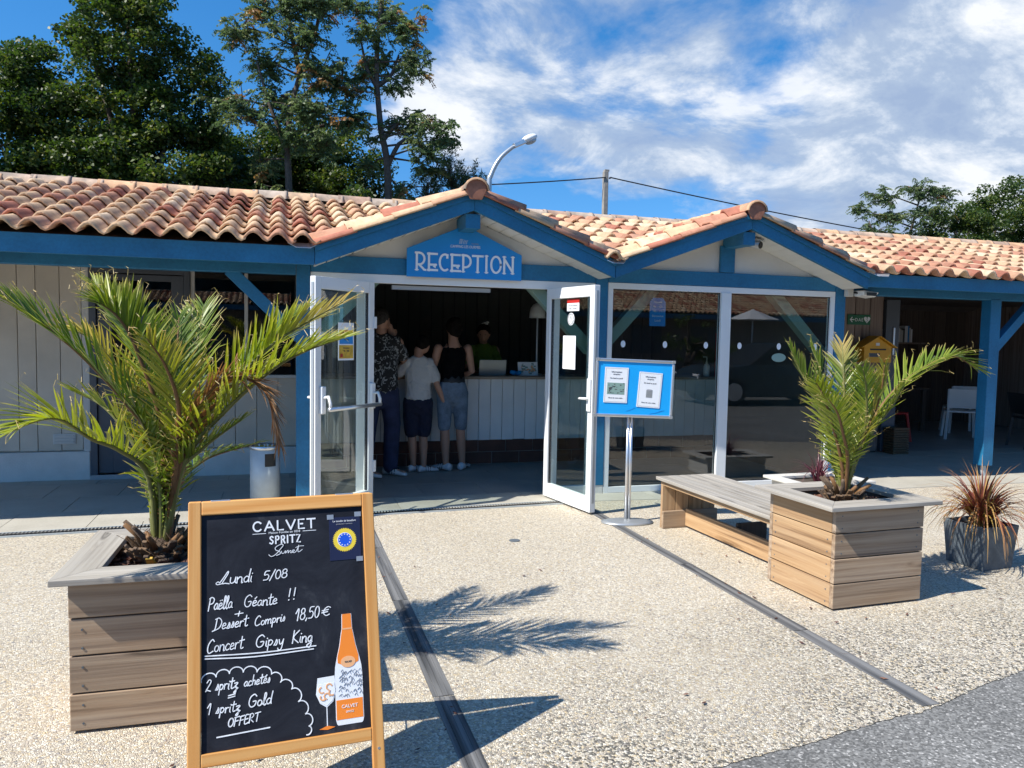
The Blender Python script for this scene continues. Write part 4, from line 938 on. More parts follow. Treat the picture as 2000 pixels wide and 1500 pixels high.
# far end frame: upright boards, foot rails, long lower rail
for k in range(4): obj('end_board', MB().box(-.235+k*.123,-.235+(k+1)*.123-.006,.635,.663,.004,.382), 'warm_wood_z', bn, bev=.003)
obj('foot_rail', MB().box(-.24,.26,.606,.634,.003,.14), 'planter_wood', bn, bev=.003)
obj('long_rail', MB().box(-.04,-.012,-.68,.604,.018,.155), 'warm_wood_y', bn, bev=.003)
obj('side_apron', MB().box(-.235,-.208,-.70,.63,.345,.381), 'warm_wood_y', bn, bev=.002)
obj('cross_rail', MB().box(-.011,.24,-.05,-.022,.05,.185), 'dark_wood', bn, bev=.003)
fp = thing('pale_planter', 'low whitewashed planter with a small red cordyline against the window', 'planter', (4.86,6.02,0), R(2))
for s_ in (-1,1): obj('side_panel', MB().box(-.36,.36,s_*.20-.014,s_*.20+.014,.004,.20), 'render_white', fp, bev=.003); obj('end_panel', MB().box(s_*.346-.014,s_*.346+.014,-.185,.185,.004,.20), 'render_white', fp, bev=.003)
for q, (a,b,c,d_) in enumerate(((-.42,.42,-.27,-.15),(-.42,.42,.15,.27),(-.42,-.31,-.149,.149),(.31,.42,-.149,.149))): obj('lip_board', MB().box(a,b,c,d_,.201,.226), 'gable_white', fp, bev=.002)
obj('soil', MB().box(-.33,.33,-.18,.18,.02,.19), 'bark', fp)

# ================================================================== PALMS
def frond(parent, origin, pts, kind, seed, nl=46, Lmax=.24, wid=.0098):
    rg = random.Random(seed); P = catmull([Vector(p)-Vector(origin) for p in pts], 44)
    mat = {'g':'frond','y':'frond_yellow','t':'frond','b':'frond_dry'}[kind]
    nP = len(P)
    st = MB(); st.tube([tuple(p) for p in P], [max(.0022, .0115*(1-i/(nP-1))**.8+.0018) for i in range(nP)], 6)
    rach = obj('frond', st, 'petiole_brown' if kind == 'b' or seed%3 == 0 else 'petiole', parent, smooth=True)
    mb = MB(); lv = []; gmean = rg.uniform(.25,.8); plane = None
    tot = sum((P[i+1]-P[i]).length for i in range(nP-1)); 
    hor = Vector((P[-1].x-P[0].x, P[-1].y-P[0].y, 0)); hor = hor.normalized() if hor.length > .05 else Vector((rg.uniform(-1,1),rg.uniform(-1,1),0)).normalized()
    twist = rg.uniform(-.45,.45)
    n2 = int(nl*tot/.95*1.25)
    for i in range(n2):
        t = .11+.89*i/(n2-1); f = t*(nP-1); k = min(int(f), nP-2); p = P[k].lerp(P[k+1], f-k); d = (P[min(k+1,nP-1)]-P[max(k-1,0)]).normalized()
        s0 = d.cross(Vector((0,0,1))); s0 = s0.normalized() if s0.length > .25 else Vector((-hor.y,hor.x,0))
        up = s0.cross(d).normalized()
        ct, stt = math.cos(twist), math.sin(twist); s1 = s0*ct+up*stt; up1 = up*ct-s0*stt
        env = min(1,max(.12,(t-.06)/.25))*(1-.60*max(0,t-.55)/.45); L = Lmax*env*rg.uniform(.82,1.10)*min(1.15,tot/.9)
        if t < .22: L *= .6
        if kind == 'b': L *= .72
        if kind == 'y': L *= .88
        for s in (-1,1):
            if rg.random() < .05: continue
            ang = R((rg.uniform(50,66)-34*t)*(.62 if kind == 'b' else 1))+ (R(10) if t < .3 else 0)
            lift = rg.uniform(.25,.62)*(1 if kind != 'b' else -.3)
            side = (s1*s*math.cos(math.atan(lift))+up1*math.sin(math.atan(lift))).normalized()
            dr = (d*math.cos(ang)+side*math.sin(ang)).normalized()
            bend = (Vector((0,0,-1))+Vector((rg.uniform(-.4,.4),rg.uniform(-.4,.4),0)))*L*rg.uniform(.02,.16)*(1.3 if kind == 'b' else 1)*(3.2 if rg.random() < .10 else 1)
            wv = dr.cross(side.cross(dr)).normalized() if False else d.cross(dr).normalized().cross(dr).normalized()
            wv = (wv+Vector((rg.uniform(-.3,.3),)*3)).normalized()
            seg = 4; b0 = len(mb.v); vs = []; dryT = rg.random()
            w_ = wid*rg.uniform(.8,1.15)*(.7 if t > .85 else 1)
            for q in range(seg+1):
                u = q/seg; c = p+dr*(L*u)+bend*(u*u); ww = w_*(.45+.75*math.sin(min(1,u*1.5+.2)*math.pi*.62))*(1-u**3.5)+.0006
                nn = wv.cross(dr).normalized()
                vs += [tuple(c-wv*ww*.5+nn*ww*.18), tuple(c-nn*0), tuple(c+wv*ww*.5+nn*ww*.18)]
                dry = max(0,(u-.72)/.28)*(.95 if dryT < .55 else .3)
                if kind == 't': dry = max(dry, min(1,max(0,(t-.66)/.3))*.85)
                if kind == 'y': dry = max(dry, .25*max(0,u-.3))
                g = min(1,max(0,gmean+rg.uniform(-.04,.04)+(dryT-.5)*.5+.25*u))
                lv += [(g,dry,0,1)]*3
            fs = []
            for q in range(seg): a = 3*q; fs += [(a,a+1,a+4,a+3),(a+1,a+2,a+5,a+4)]
            mb.add(vs, fs)
            if rg.random() < .22 and kind != 'b':      # curled dry thread at the tip
                c = Vector(vs[-2]); q1 = c+Vector((rg.uniform(-.02,.02),rg.uniform(-.02,.02),rg.uniform(-.005,.03))); q2 = q1+Vector((rg.uniform(-.02,.02),rg.uniform(-.02,.02),rg.uniform(-.015,.015)))
                mb.add([tuple(c),tuple(c+Vector((.0018,0,.0018))),tuple(q1),tuple(q1+Vector((.0015,0,.0015))),tuple(q2)], [(0,1,3,2),(2,3,4)]); lv += [(.9,1,0,1)]*5
    me = mb.mesh('leaflets', mat); setlv(me, lv); o = link('leaflets', me, rach); tag(o, kind='stuff')
    return rach
def palm(label, origin, F, cat='palm'):
    t = thing('palm', label, cat, origin)
    for i, (k, pts) in enumerate(F): frond(t, origin, pts, k, 100+i*7+int(origin[0]*10))
    # woody base: overlapping cut stubs and fibre
    mb = MB(); rg = random.Random(5)
    prof = [(.085,-.06),(.095,.0),(.08,.035),(.05,.07),(.02,.10)]; mb.lathe(prof, (0,0,0), 14)
    mb.v = [(x+rg.uniform(-.012,.012), y+rg.uniform(-.012,.012), z+rg.uniform(-.01,.01)) for x,y,z in mb.v]
    st = obj('stem_base', mb, 'fibre', t, smooth=True)
    for i in range(12):
        a = i*2.4+1.1; c = Vector((.05*math.cos(a), .05*math.sin(a), .02)); out = Vector((math.cos(a)*rg.uniform(.3,.9), math.sin(a)*rg.uniform(.3,.9), 1)).normalized(); L_ = rg.uniform(.07,.20)
        obj('dead_petiole', MB().tube([tuple(c), tuple(c+out*L_*.6), tuple(c+out*L_+Vector((math.cos(a),math.sin(a),0))*.02)], [.017,.012,.009], 7), 'petiole_brown' if i%3 else 'fibre', t, smooth=True)
    for i in range(58):
        a = i*2.4+.3; r_ = .060+.045*rg.random(); h = .02+.06*rg.random(); c = Vector((r_*math.cos(a), r_*math.sin(a), .0+rg.uniform(-.02,.05))); out = Vector((math.cos(a), math.sin(a), 1.1)).normalized()
        w = rg.uniform(.013,.026); sdv = Vector((-math.sin(a), math.cos(a), 0))
        P = [c-sdv*w, c+sdv*w, c+sdv*w*.7+out*h, c-sdv*w*.7+out*h]; n_ = out.cross(sdv).normalized()*-.012
        mb = MB().add([tuple(p) for p in P]+[tuple(p+n_) for p in P], [(0,1,2,3),(7,6,5,4),(0,4,5,1),(1,5,6,2),(2,6,7,3),(3,7,4,0)])
        obj('leaf_stub', mb, 'bract' if i == 7 else ('fibre' if i%2 else 'wicker'), t, bev=.003)
    mb = MB()
    for i in range(260):
        a = rg.uniform(0,6.28); r_ = rg.uniform(.03,.13); c = Vector((r_*math.cos(a), r_*math.sin(a), rg.uniform(0,.07))); d = Vector((rg.uniform(-1,1),rg.uniform(-1,1),rg.uniform(-.2,.9))).normalized()*rg.uniform(.03,.09)
        s2 = Vector((.0012,.0008,0)); e = c+d; mb.add([tuple(c-s2),tuple(c+s2),tuple(e+s2),tuple(e-s2)], [(0,1,2,3)])
    tag(obj('fibres', mb, 'wicker', t), kind='stuff')
    return t
b0 = (-.475,3.46,.56)
PALML=[
  ('g',[(-0.48,3.46,0.60),(-0.45,3.42,0.96),(-0.58,3.36,1.2),(-0.74,3.3,1.41),(-0.88,3.25,1.54),(-0.99,3.2,1.63)]),
  ('g',[(-0.49,3.45,0.60),(-0.51,3.38,0.91),(-0.6,3.29,1.03),(-0.68,3.2,1.09),(-0.76,3.12,1.17),(-0.83,3.04,1.17),(-0.94,2.95,1.11)]),
  ('y',[(-0.49,3.47,0.60),(-0.51,3.52,0.95),(-0.58,3.58,1.16),(-0.64,3.63,1.29),(-0.78,3.69,1.46),(-0.91,3.75,1.5)]),
  ('g',[(-0.48,3.45,0.62),(-0.46,3.42,1.07),(-0.54,3.38,1.40),(-0.60,3.34,1.54),(-0.66,3.3,1.60)]),
  ('g',[(-0.475,3.47,0.60),(-0.49,3.53,1.06),(-0.56,3.6,1.39),(-0.63,3.66,1.53),(-0.70,3.73,1.62),(-0.78,3.8,1.70)]),
  ('g',[(-0.46,3.48,0.60),(-0.43,3.59,0.93),(-0.39,3.73,1.24),(-0.36,3.86,1.49),(-0.35,4.0,1.62)]),
  ('y',[(-0.46,3.45,0.62),(-0.40,3.36,0.98),(-0.38,3.25,1.20),(-0.41,3.15,1.36),(-0.46,3.05,1.47)]),
  ('t',[(-0.46,3.45,0.60),(-0.4,3.42,0.96),(-0.24,3.38,1.22),(-0.05,3.33,1.43),(0.07,3.29,1.52),(0.25,3.25,1.63)]),
  ('g',[(-0.46,3.44,0.60),(-0.37,3.38,0.97),(-0.21,3.3,1.18),(-0.03,3.21,1.35),(0.1,3.13,1.43),(0.23,3.05,1.48)]),
  ('g',[(-0.46,3.48,0.60),(-0.42,3.57,0.88),(-0.21,3.68,1.22),(-0.01,3.79,1.5),(0.12,3.9,1.62)]),
  ('b',[(-0.45,3.44,0.62),(-0.41,3.4,0.86),(-0.34,3.34,1.12),(-0.25,3.28,1.28),(-0.15,3.22,1.32),(-0.05,3.16,1.26),(0.0,3.1,1.08)]),
  ('b',[(-0.45,3.46,0.60),(-0.4,3.47,0.95),(-0.32,3.48,1.1),(-0.22,3.49,1.29),(-0.18,3.5,1.39)]),
  ('g',[(-0.45,3.50,0.60),(-0.44,3.61,0.80),(-0.33,3.75,0.91),(-0.11,3.9,0.96)]),
  ('g',[(-0.46,3.43,0.60),(-0.42,3.41,0.88),(-0.29,3.35,1.03),(-0.15,3.3,1.14)]),
  ('g',[(-0.50,3.46,0.60),(-0.53,3.5,0.89),(-0.61,3.53,1.06),(-0.71,3.56,1.18),(-0.83,3.6,1.24)]),
  ('g',[(-0.47,3.48,0.60),(-0.46,3.57,0.94),(-0.47,3.68,1.2),(-0.45,3.79,1.4),(-0.45,3.9,1.56)]),
  ('g',[(-0.47,3.44,0.60),(-0.47,3.40,0.86),(-0.50,3.36,1.06),(-0.56,3.30,1.22)]),
]
palm('big spreading young palm with one drooping brown dead frond in the left planter', b0, PALML)
PALMR=[
  ('g',[(3.22,3.75,0.60),(3.26,3.75,0.76),(3.37,3.74,1.01),(3.5,3.73,1.2),(3.71,3.72,1.35),(3.93,3.71,1.43),(4.1,3.7,1.36)]),
  ('t',[(3.21,3.77,0.60),(3.23,3.8,0.79),(3.25,3.83,1.16),(3.26,3.86,1.34),(3.28,3.9,1.49)]),
  ('g',[(3.20,3.76,0.60),(3.17,3.77,0.8),(3.04,3.78,1.11),(2.93,3.79,1.29),(2.84,3.8,1.45)]),
  ('g',[(3.20,3.74,0.60),(3.13,3.69,0.82),(2.99,3.63,1.08),(2.90,3.58,1.20),(2.80,3.52,1.28)]),
  ('g',[(3.22,3.78,0.60),(3.29,3.84,0.82),(3.36,3.90,1.04),(3.42,3.94,1.18),(3.48,3.98,1.30)]),
  ('g',[(3.21,3.78,0.60),(3.19,3.82,0.79),(3.15,3.86,1.09),(3.14,3.90,1.31),(3.10,3.95,1.46)]),
  ('g',[(3.20,3.73,0.60),(3.15,3.66,0.82),(3.03,3.57,1.00),(2.92,3.49,1.12),(2.80,3.42,1.20)]),
  ('g',[(3.21,3.73,0.60),(3.20,3.67,0.80),(3.21,3.60,1.04),(3.15,3.54,1.24),(3.07,3.48,1.36)]),
  ('g',[(3.23,3.77,0.60),(3.30,3.84,0.78),(3.44,3.92,.98),(3.55,3.98,1.07),(3.64,4.04,1.12)]),
  ('y',[(3.22,3.74,0.60),(3.21,3.68,0.81),(3.27,3.62,1.06),(3.28,3.57,1.22),(3.25,3.52,1.38)]),
  ('g',[(3.22,3.75,0.60),(3.27,3.72,0.82),(3.35,3.68,1.00),(3.42,3.63,1.14),(3.45,3.58,1.26)]),
]
palm('young palm with yellow tipped upright fronds and one long arching frond in the right planter', (3.215,3.76,.56), PALMR)
def blades(parent, n, H, spread, mat, seed, z0, wid=.012):
    rg = random.Random(seed); mb = MB(); lv = []
    for i in range(n):
        a = rg.uniform(0,6.283); tilt = rg.uniform(.05,1)**.8*spread; L = H*rg.uniform(.6,1.15); out = Vector((math.cos(a), math.sin(a), 0)); sdv = Vector((-math.sin(a), math.cos(a), 0))
        base = out*rg.uniform(0,.045)+Vector((0,0,z0)); g = rg.random(); w = wid*rg.uniform(.6,1.2); vs = []; seg = 7
        for q in range(seg+1):
            u = q/seg; th = tilt*(.45+1.0*u*u); c = base+out*(L*u*math.sin(th))+Vector((0,0,L*u*math.cos(th))); ww = w*(1-u**2.2)+.0008
            vs += [tuple(c-sdv*ww*.5), tuple(c-out*ww*.15), tuple(c+sdv*ww*.5)]; lv += [(g,max(0,(u-.7)/.3)*.8,0,1)]*3
        fs = []
        for q in range(seg): b = 3*q; fs += [(b,b+1,b+4,b+3),(b+1,b+2,b+5,b+4)]
        mb.add(vs, fs)
    me = mb.mesh('blades', mat); setlv(me, lv); o = link('blades', me, parent); return tag(o, kind='stuff')
sp0 = thing('square_pot', 'slate grey square tapered pot at the right edge of the forecourt', 'pot', (4.60,4.04,0), R(5))
mb = MB(); w0, w1, h = .138, .160, .295
mb.add([(-w0,-w0,0),(w0,-w0,0),(w0,w0,0),(-w0,w0,0),(-w1,-w1,h),(w1,-w1,h),(w1,w1,h),(-w1,w1,h),(-w1+.018,-w1+.018,h),(w1-.018,-w1+.018,h),(w1-.018,w1-.018,h),(-w1+.018,w1-.018,h),(-w1+.02,-w1+.02,h-.05),(w1-.02,-w1+.02,h-.05),(w1-.02,w1-.02,h-.05),(-w1+.02,w1-.02,h-.05)],
  [(0,3,2,1),(0,1,5,4),(1,2,6,5),(2,3,7,6),(3,0,4,7),(4,5,9,8),(5,6,10,9),(6,7,11,10),(7,4,8,11),(8,9,13,12),(9,10,14,13),(10,11,15,14),(11,8,12,15),(12,13,14,15)])
obj('pot', mb, 'slate', sp0, bev=.004); obj('soil', MB().box(-.14,.14,-.14,.14,.2,.262), 'bark', sp0)
fx = thing('flax_plant', 'spiky red and gold flax plant growing in the square grey pot', 'plant', (4.60,4.04,.26)); blades(fx, 260, .44, 1.35, 'flax', 3, 0, .0155)
cx_ = thing('cordyline_plant', 'small dark red spiky plant in the pale planter by the window', 'plant', (4.86,6.02,.19)); blades(cx_, 70, .30, 1.1, 'cordyline', 4, 0, .014)
# ================================================================== CHALKBOARD
ck = thing('chalkboard_sign', 'wooden framed A board with a handwritten chalk menu standing in the foreground', 'chalkboard', (0.033,2.382,0), R(3.7))
TH = R(17.4)
def cpan(name, mb, mat, **k): return obj(name, mb, mat, ck, rot=(-TH,0,0), **k)
Lb = .9876; y0, y1 = -.012, .014
cpan('frame_stile', MB().box(-.298,-.259,y0,y1,.0,Lb), 'pine_varnish_z', bev=.003); cpan('frame_stile', MB().box(.259,.298,y0,y1,.0,Lb), 'pine_varnish_z', bev=.003)
cpan('frame_rail', MB().box(-.2585,.2585,y0+.0007,y1,.944,Lb), 'pine_varnish', bev=.003); cpan('frame_rail', MB().box(-.2585,.2585,y0+.0007,y1,.186,.225), 'pine_varnish', bev=.003)
cpan('writing_panel', MB().box(-.2583,.2583,-.002,.006,.2255,.9435), 'chalkboard')
for x, z in ((-.279,.16),(.279,.16)): cpan('screw', MB().tube([(x,y0-.001,z),(x,y0+.002,z)], .0045, 8), 'silver')
for x in (-.2,.2): cpan('hinge', MB().box(x-.03,x+.03,y0+.002,y1+.02,Lb-.001,Lb+.0035), 'zinc', bev=.001)
# rear panel, opened behind
top = Vector((0, Lb*math.sin(TH)+.03, Lb*math.cos(TH)-.008)); RA = R(19.5)
def rear(name, mb, mat, **k): return obj(name, shift(mb,0,0,-Lb), mat, ck, loc=top, rot=(RA,0,0), **k)
rear('rear_stile', MB().box(-.298,-.259,-.012,.012,-.03,Lb), 'pine_varnish_z', bev=.003); rear('rear_stile', MB().box(.259,.298,-.012,.012,-.03,Lb), 'pine_varnish_z', bev=.003)
rear('rear_rail', MB().box(-.2585,.2585,-.011,.011,.944,Lb), 'pine_varnish', bev=.003); rear('rear_rail', MB().box(-.2585,.2585,-.011,.011,.186,.225), 'pine_varnish', bev=.003)
rear('rear_panel', MB().box(-.2583,.2583,-.004,.004,.2255,.9435), 'chalkboard')
obj('stay_chain', MB().tube([(.27,.10,.25),(.27,.33,.20),(.27,.55,.25)], .003, 6), 'zinc', ck)
YS = -.0022
def arc(cx, cy, rx, ry, a0, a1, n=10): return [(cx+rx*math.cos(R(a0+(a1-a0)*i/n)), cy+ry*math.sin(R(a0+(a1-a0)*i/n))) for i in range(n+1)]
GL = {  # single stroke hand lettering: width, strokes (x-height .5, capitals 1)
 'L':(.75,[[(.0,.12),(.12,.30),(.30,.62),(.50,.98),(.52,.80),(.34,.40),(.20,.06),(.42,.06),(.72,.0)],[(0,.12),(-.12,.22),(-.25,.10),(-.12,.0),(.2,.06)]]),
 'u':(.5,[[(.02,.45),(.03,.12),(.15,.0),(.34,.12),(.40,.45)],[(.40,.45),(.40,.08),(.48,.0)]]),
 'n':(.5,[[(.02,.45),(.04,.0)],[(.04,.28),(.2,.46),(.36,.36),(.38,.0),(.46,.02)]]),
 'm':(.72,[[(.02,.45),(.04,.0)],[(.04,.28),(.17,.46),(.28,.36),(.29,.0)],[(.29,.28),(.44,.46),(.56,.36),(.57,.0),(.66,.03)]]),
 'd':(.5,[[(.38,.36),(.2,.46),(.03,.26),(.12,.02),(.32,.08),(.40,.36)],[(.44,1.0),(.38,.3),(.42,.0)]]),
 'i':(.2,[[(.06,.45),(.05,.1),(.12,.0)],[(.09,.66),(.11,.68)]]),
 '5':(.55,[[(.45,.95),(.14,.93),(.08,.55),(.28,.60),(.44,.38),(.34,.06),(.04,.04)]]), '/':(.4,[[(.0,-.1),(.36,1.0)]]),
 '0':(.52,[arc(.24,.48,.20,.46,80,440,14)]), '8':(.55,[arc(.25,.26,.21,.25,90,-270,10)+arc(.25,.72,.17,.21,-90,270,10)]),
 'P':(.62,[[(.10,.98),(.07,.0)],[(.02,.92),(.26,1.02),(.52,.84),(.42,.56),(.10,.50)]]),
 'a':(.48,[[(.36,.40),(.2,.46),(.03,.24),(.12,.02),(.30,.10),(.37,.42),(.36,.08),(.46,.02)]]),
 'e':(.44,[[(.03,.22),(.3,.28),(.28,.44),(.12,.44),(.02,.2),(.12,.0),(.38,.08)]]), 'ë':(.44,[[(.03,.22),(.3,.28),(.28,.44),(.12,.44),(.02,.2),(.12,.0),(.38,.08)],[(.08,.64),(.1,.66)],[(.26,.66),(.28,.68)]]),
 'é':(.44,[[(.03,.22),(.3,.28),(.28,.44),(.12,.44),(.02,.2),(.12,.0),(.38,.08)],[(.16,.60),(.30,.76)]]),
 'l':(.28,[[(.0,.1),(.2,.7),(.18,.98),(.08,.9),(.07,.2),(.14,.0),(.26,.08)]]),
 'G':(.75,[[(.60,.82),(.40,1.0),(.10,.78),(.04,.3),(.24,.0),(.52,.08),(.60,.42),(.36,.42)]]), 't':(.4,[[(.16,.9),(.14,.1),(.26,.0),(.36,.06)],[(-.04,.58),(.38,.64)]]),
 '!':(.26,[[(.10,1.05),(.08,.36)],[(.08,.06),(.10,.08)]]), '+':(.6,[[(.0,.42),(.56,.48)],[(.30,.74),(.26,.14)]]), '=':(.6,[[(.02,.30),(.5,.42)],[(.02,.55),(.5,.67)]]),
 'D':(.72,[[(.16,.95),(.10,.10),(-.1,-.06)],[(.02,.92),(.34,1.0),(.62,.66),(.46,.16),(-.12,-.06)]]), 's':(.36,[[(.02,.02),(.14,.3),(.18,.5),(.26,.26),(.2,.02),(.04,.06)]]),
 'r':(.38,[[(.04,.44),(.04,.0)],[(.04,.28),(.18,.44),(.32,.42)]]), 'C':(.66,[[(.52,.84),(.34,1.0),(.08,.7),(.04,.26),(.22,.0),(.54,.12)]]), 'o':(.44,[arc(.18,.22,.17,.22,70,430,10)]),
 'p':(.46,[[(.05,.46),(.03,-.42)],[(.05,.34),(.2,.46),(.36,.28),(.22,.02),(.05,.08)]]), '1':(.42,[[(.0,.60),(.24,.98),(.22,.0)]]), ',':(.24,[[(.12,.08),(.04,-.14)]]),
 '€':(.62,[[(.56,.80),(.36,.92),(.12,.66),(.12,.24),(.32,.0),(.54,.10)],[(-.02,.58),(.42,.62)],[(-.02,.36),(.38,.40)]]), 'c':(.42,[[(.34,.40),(.18,.46),(.02,.22),(.14,.0),(.36,.06)]]),
 'K':(.66,[[(.10,.98),(.06,.0)],[(.54,.96),(.10,.46),(.56,.02)]]), 'g':(.48,[[(.36,.40),(.2,.46),(.03,.26),(.14,.04),(.32,.14),(.37,.44),(.34,-.30),(.16,-.42),(.02,-.24),(.42,.02)]]),
 'y':(.46,[[(.03,.45),(.12,.08),(.28,.14),(.38,.46)],[(.38,.46),(.28,-.34),(.08,-.42),(.0,-.26)]]), '2':(.56,[[(.02,.74),(.2,.98),(.40,.78),(.02,.02),(.14,.10),(.48,.0)]]),
 'z':(.46,[[(.02,.44),(.34,.46),(.06,.08),(.28,.10),(.22,-.36),(.06,-.34),(.40,.02)]]), 'h':(.46,[[(.08,.98),(.05,.0)],[(.06,.28),(.2,.46),(.34,.32),(.36,.0)]]),
 'F':(.56,[[(.12,.94),(.06,.0)],[(.02,.92),(.50,.98)],[(.06,.50),(.42,.54)]]), 'R':(.62,[[(.1,.95),(.06,0)],[(.02,.9),(.3,1.),(.48,.76),(.3,.52),(.08,.5),(.52,.0)]]), 'E':(.5,[[(.44,.94),(.1,.92),(.06,.0),(.46,.04)],[(.08,.48),(.38,.52)]]),
 'O':(.62,[arc(.28,.48,.26,.46,80,440,12)]), 'T':(.6,[[(.0,.92),(.58,.98)],[(.3,.95),(.26,0)]]), ' ':(.4,[]), 'Dd':(0,[])}
def hand(txt, x0, z0, x1, z1, cap, w=.0031):
    tot = sum(GL[c][0] for c in txt); sx = (x1-x0)/tot; mb = MB(); x = 0; rg = random.Random(len(txt)*7+int(cap*1000))
    for ch in txt:
        wd, S = GL[ch]; jz = rg.uniform(-.03,.03)
        for s in S:
            P = []
            for a, b in s:
                u = (x+a)*sx; P.append((x0+u+b*cap*.16, z0+(z1-z0)*(x+a)/tot+(b+jz)*cap))
            ribbon(mb, smooth2(P,4), w*rg.uniform(.85,1.1), YS-.0008, YS+.0004)
        x += wd
    return mb
def chalk(name, mb): return cpan(name, mb, 'chalk')
chalk('handwriting', hand('Lundi', -.205,.722,-.104,.722,.040)); chalk('handwriting', hand('5/08', -.072,.722,.006,.726,.030))
chalk('handwriting', hand('Paëlla', -.240,.644,-.166,.646,.040)); chalk('handwriting', hand('Géante', -.132,.644,-.028,.645,.036)); chalk('handwriting', hand('!!', .002,.650,.034,.654,.036))
chalk('handwriting', hand('+', -.160,.616,-.134,.616,.024)); chalk('handwriting', hand('Dessert', -.222,.583,-.120,.586,.036)); chalk('handwriting', hand('Compris', -.100,.583,-.004,.588,.030))
chalk('handwriting', hand('18,50', .026,.585,.104,.589,.038)); chalk('handwriting', hand('€', .112,.590,.140,.592,.030)); chalk('handwriting', hand('Concert', -.243,.516,-.134,.520,.040))
chalk('handwriting', hand('Gipsy', -.098,.517,-.010,.517,.036)); chalk('handwriting', hand('King', .014,.515,.080,.515,.040))
chalk('underline', ribbon(ribbon(MB(), smooth2([(-.248,.508),(-.08,.499),(.090,.500)]), .0034, YS-.0008, YS+.0004), smooth2([(-.248,.500),(-.1,.489),(.082,.491)]), .0034, YS-.0008, YS+.0004))
A = [(-.258,.432),(-.215,.443),(-.176,.448),(-.135,.447),(-.094,.442),(-.050,.430),(-.023,.402),(.011,.377),(.031,.336),(.052,.296),(.062,.258),(.054,.233)]
mb = MB()
for i in range(len(A)-1):
    a, b = Vector(A[i]), Vector(A[i+1]); m_ = (a+b)/2; n_ = Vector((-(b-a).y,(b-a).x)).normalized()*(b-a).length*.42; h_ = (a-b)/2; ribbon(mb, [tuple(m_+h_*math.cos(math.pi*j/10)+n_*math.sin(math.pi*j/10)) for j in range(11)], .0032, YS-.0008, YS+.0004)
chalk('cloud_outline', mb)
chalk('handwriting', hand('2 spritz', -.246,.404,-.150,.402,.034)); chalk('handwriting', hand('achetés', -.134,.404,-.054,.406,.030)); chalk('handwriting', hand('=', -.182,.368,-.158,.368,.026))
chalk('handwriting', hand('1 spritz', -.243,.336,-.144,.334,.032)); chalk('handwriting', hand('Gold', -.122,.340,-.050,.342,.036)); chalk('handwriting', hand('OFFERT', -.182,.290,-.088,.296,.026))
chalk('underline', ribbon(MB(), [(-.213,.266),(-.058,.272)], .0036, YS-.0008, YS+.0004))
# printed brand block: classical flared capitals
def caps(txt, x0, x1, z, h, w, flare=.6):
    S = {'C':(.95,[arc(.5,.5,.42,.5,42,318,16)]),'A':(.95,[[(.02,0),(.46,1)],[(.46,1),(.92,0)],[(.22,.34),(.72,.34)]]),'L':(.72,[[(.1,1),(.1,0),(.66,0)]]),'V':(.92,[[(.02,1),(.46,0)],[(.46,0),(.9,1)]]),
         'E':(.72,[[(.64,1),(.1,1),(.1,0),(.66,0)],[(.1,.52),(.5,.52)]]),'T':(.85,[[(.02,1),(.82,1)],[(.42,1),(.42,0)]]),'S':(.68,[smooth2([(.58,.86),(.34,1),(.1,.8),(.3,.54),(.56,.3),(.36,0),(.06,.12)],5)]),
         'P':(.70,[[(.1,0),(.1,1),(.4,1)]+arc(.4,.75,.2,.25,90,-90,8)+[(.1,.5)]]),'R':(.74,[[(.1,0),(.1,1),(.4,1)]+arc(.4,.75,.2,.25,90,-90,8)+[(.1,.5)],[(.36,.5),(.64,0)]]),'I':(.26,[[(.12,0),(.12,1)]]),'Z':(.68,[[(.06,1),(.6,1),(.06,0),(.64,0)]])}
    gp = .24; tot = sum(S[c][0]+gp for c in txt)-gp; k = (x1-x0)/tot; x = 0; mb = MB()
    for c in txt:
        for s in S[c][1]: ribbon(mb, [(x0+(x+a)*k, z+b*h) for a,b in s], w, YS-.0008, YS+.0004)
        x += S[c][0]+gp
    return mb
cpan('printed_brand', caps('CALVET', -.102,.100, .882,.030,.0050), 'print_white'); cpan('printed_brand', caps('SPRITZ', -.049,.050, .838,.024,.0044), 'print_white')
cpan('printed_line', shift(text_mb('Maison Fondée en 1818', .0105, 1.0), -.001,YS-.0006,.8705), 'print_white')
cpan('printed_rule', MB().box(-.102,-.060,YS-.0008,YS,.8722,.8740).box(.058,.102,YS-.0008,YS,.8722,.8740), 'print_white')
mb = MB(); P = [(-.052,.803),(-.044,.797),(-.030,.803),(-.014,.820),(-.006,.831),(-.014,.834),(-.030,.826),(-.030,.817),(-.018,.811),(-.016,.804),(-.028,.799)]
ribbon(mb, smooth2(P,4), .0020, YS-.0008, YS+.0004); ribbon(mb, smooth2([(-.012,.812),(-.010,.804),(-.003,.806),(.001,.813),(.001,.804),(.007,.812),(.010,.812),(.009,.804),(.016,.812),(.019,.808),(.017,.804),(.024,.806),(.030,.812),(.024,.812),(.023,.806),(.030,.804),(.038,.812),(.044,.828),(.041,.812),(.043,.805),(.055,.812)],3), .0018, YS-.0008, YS+.0004); ribbon(mb, smooth2([(.034,.820),(.045,.824),(.060,.824)],3), .0016, YS-.0008, YS+.0004)
cpan('printed_script', mb, 'print_white')
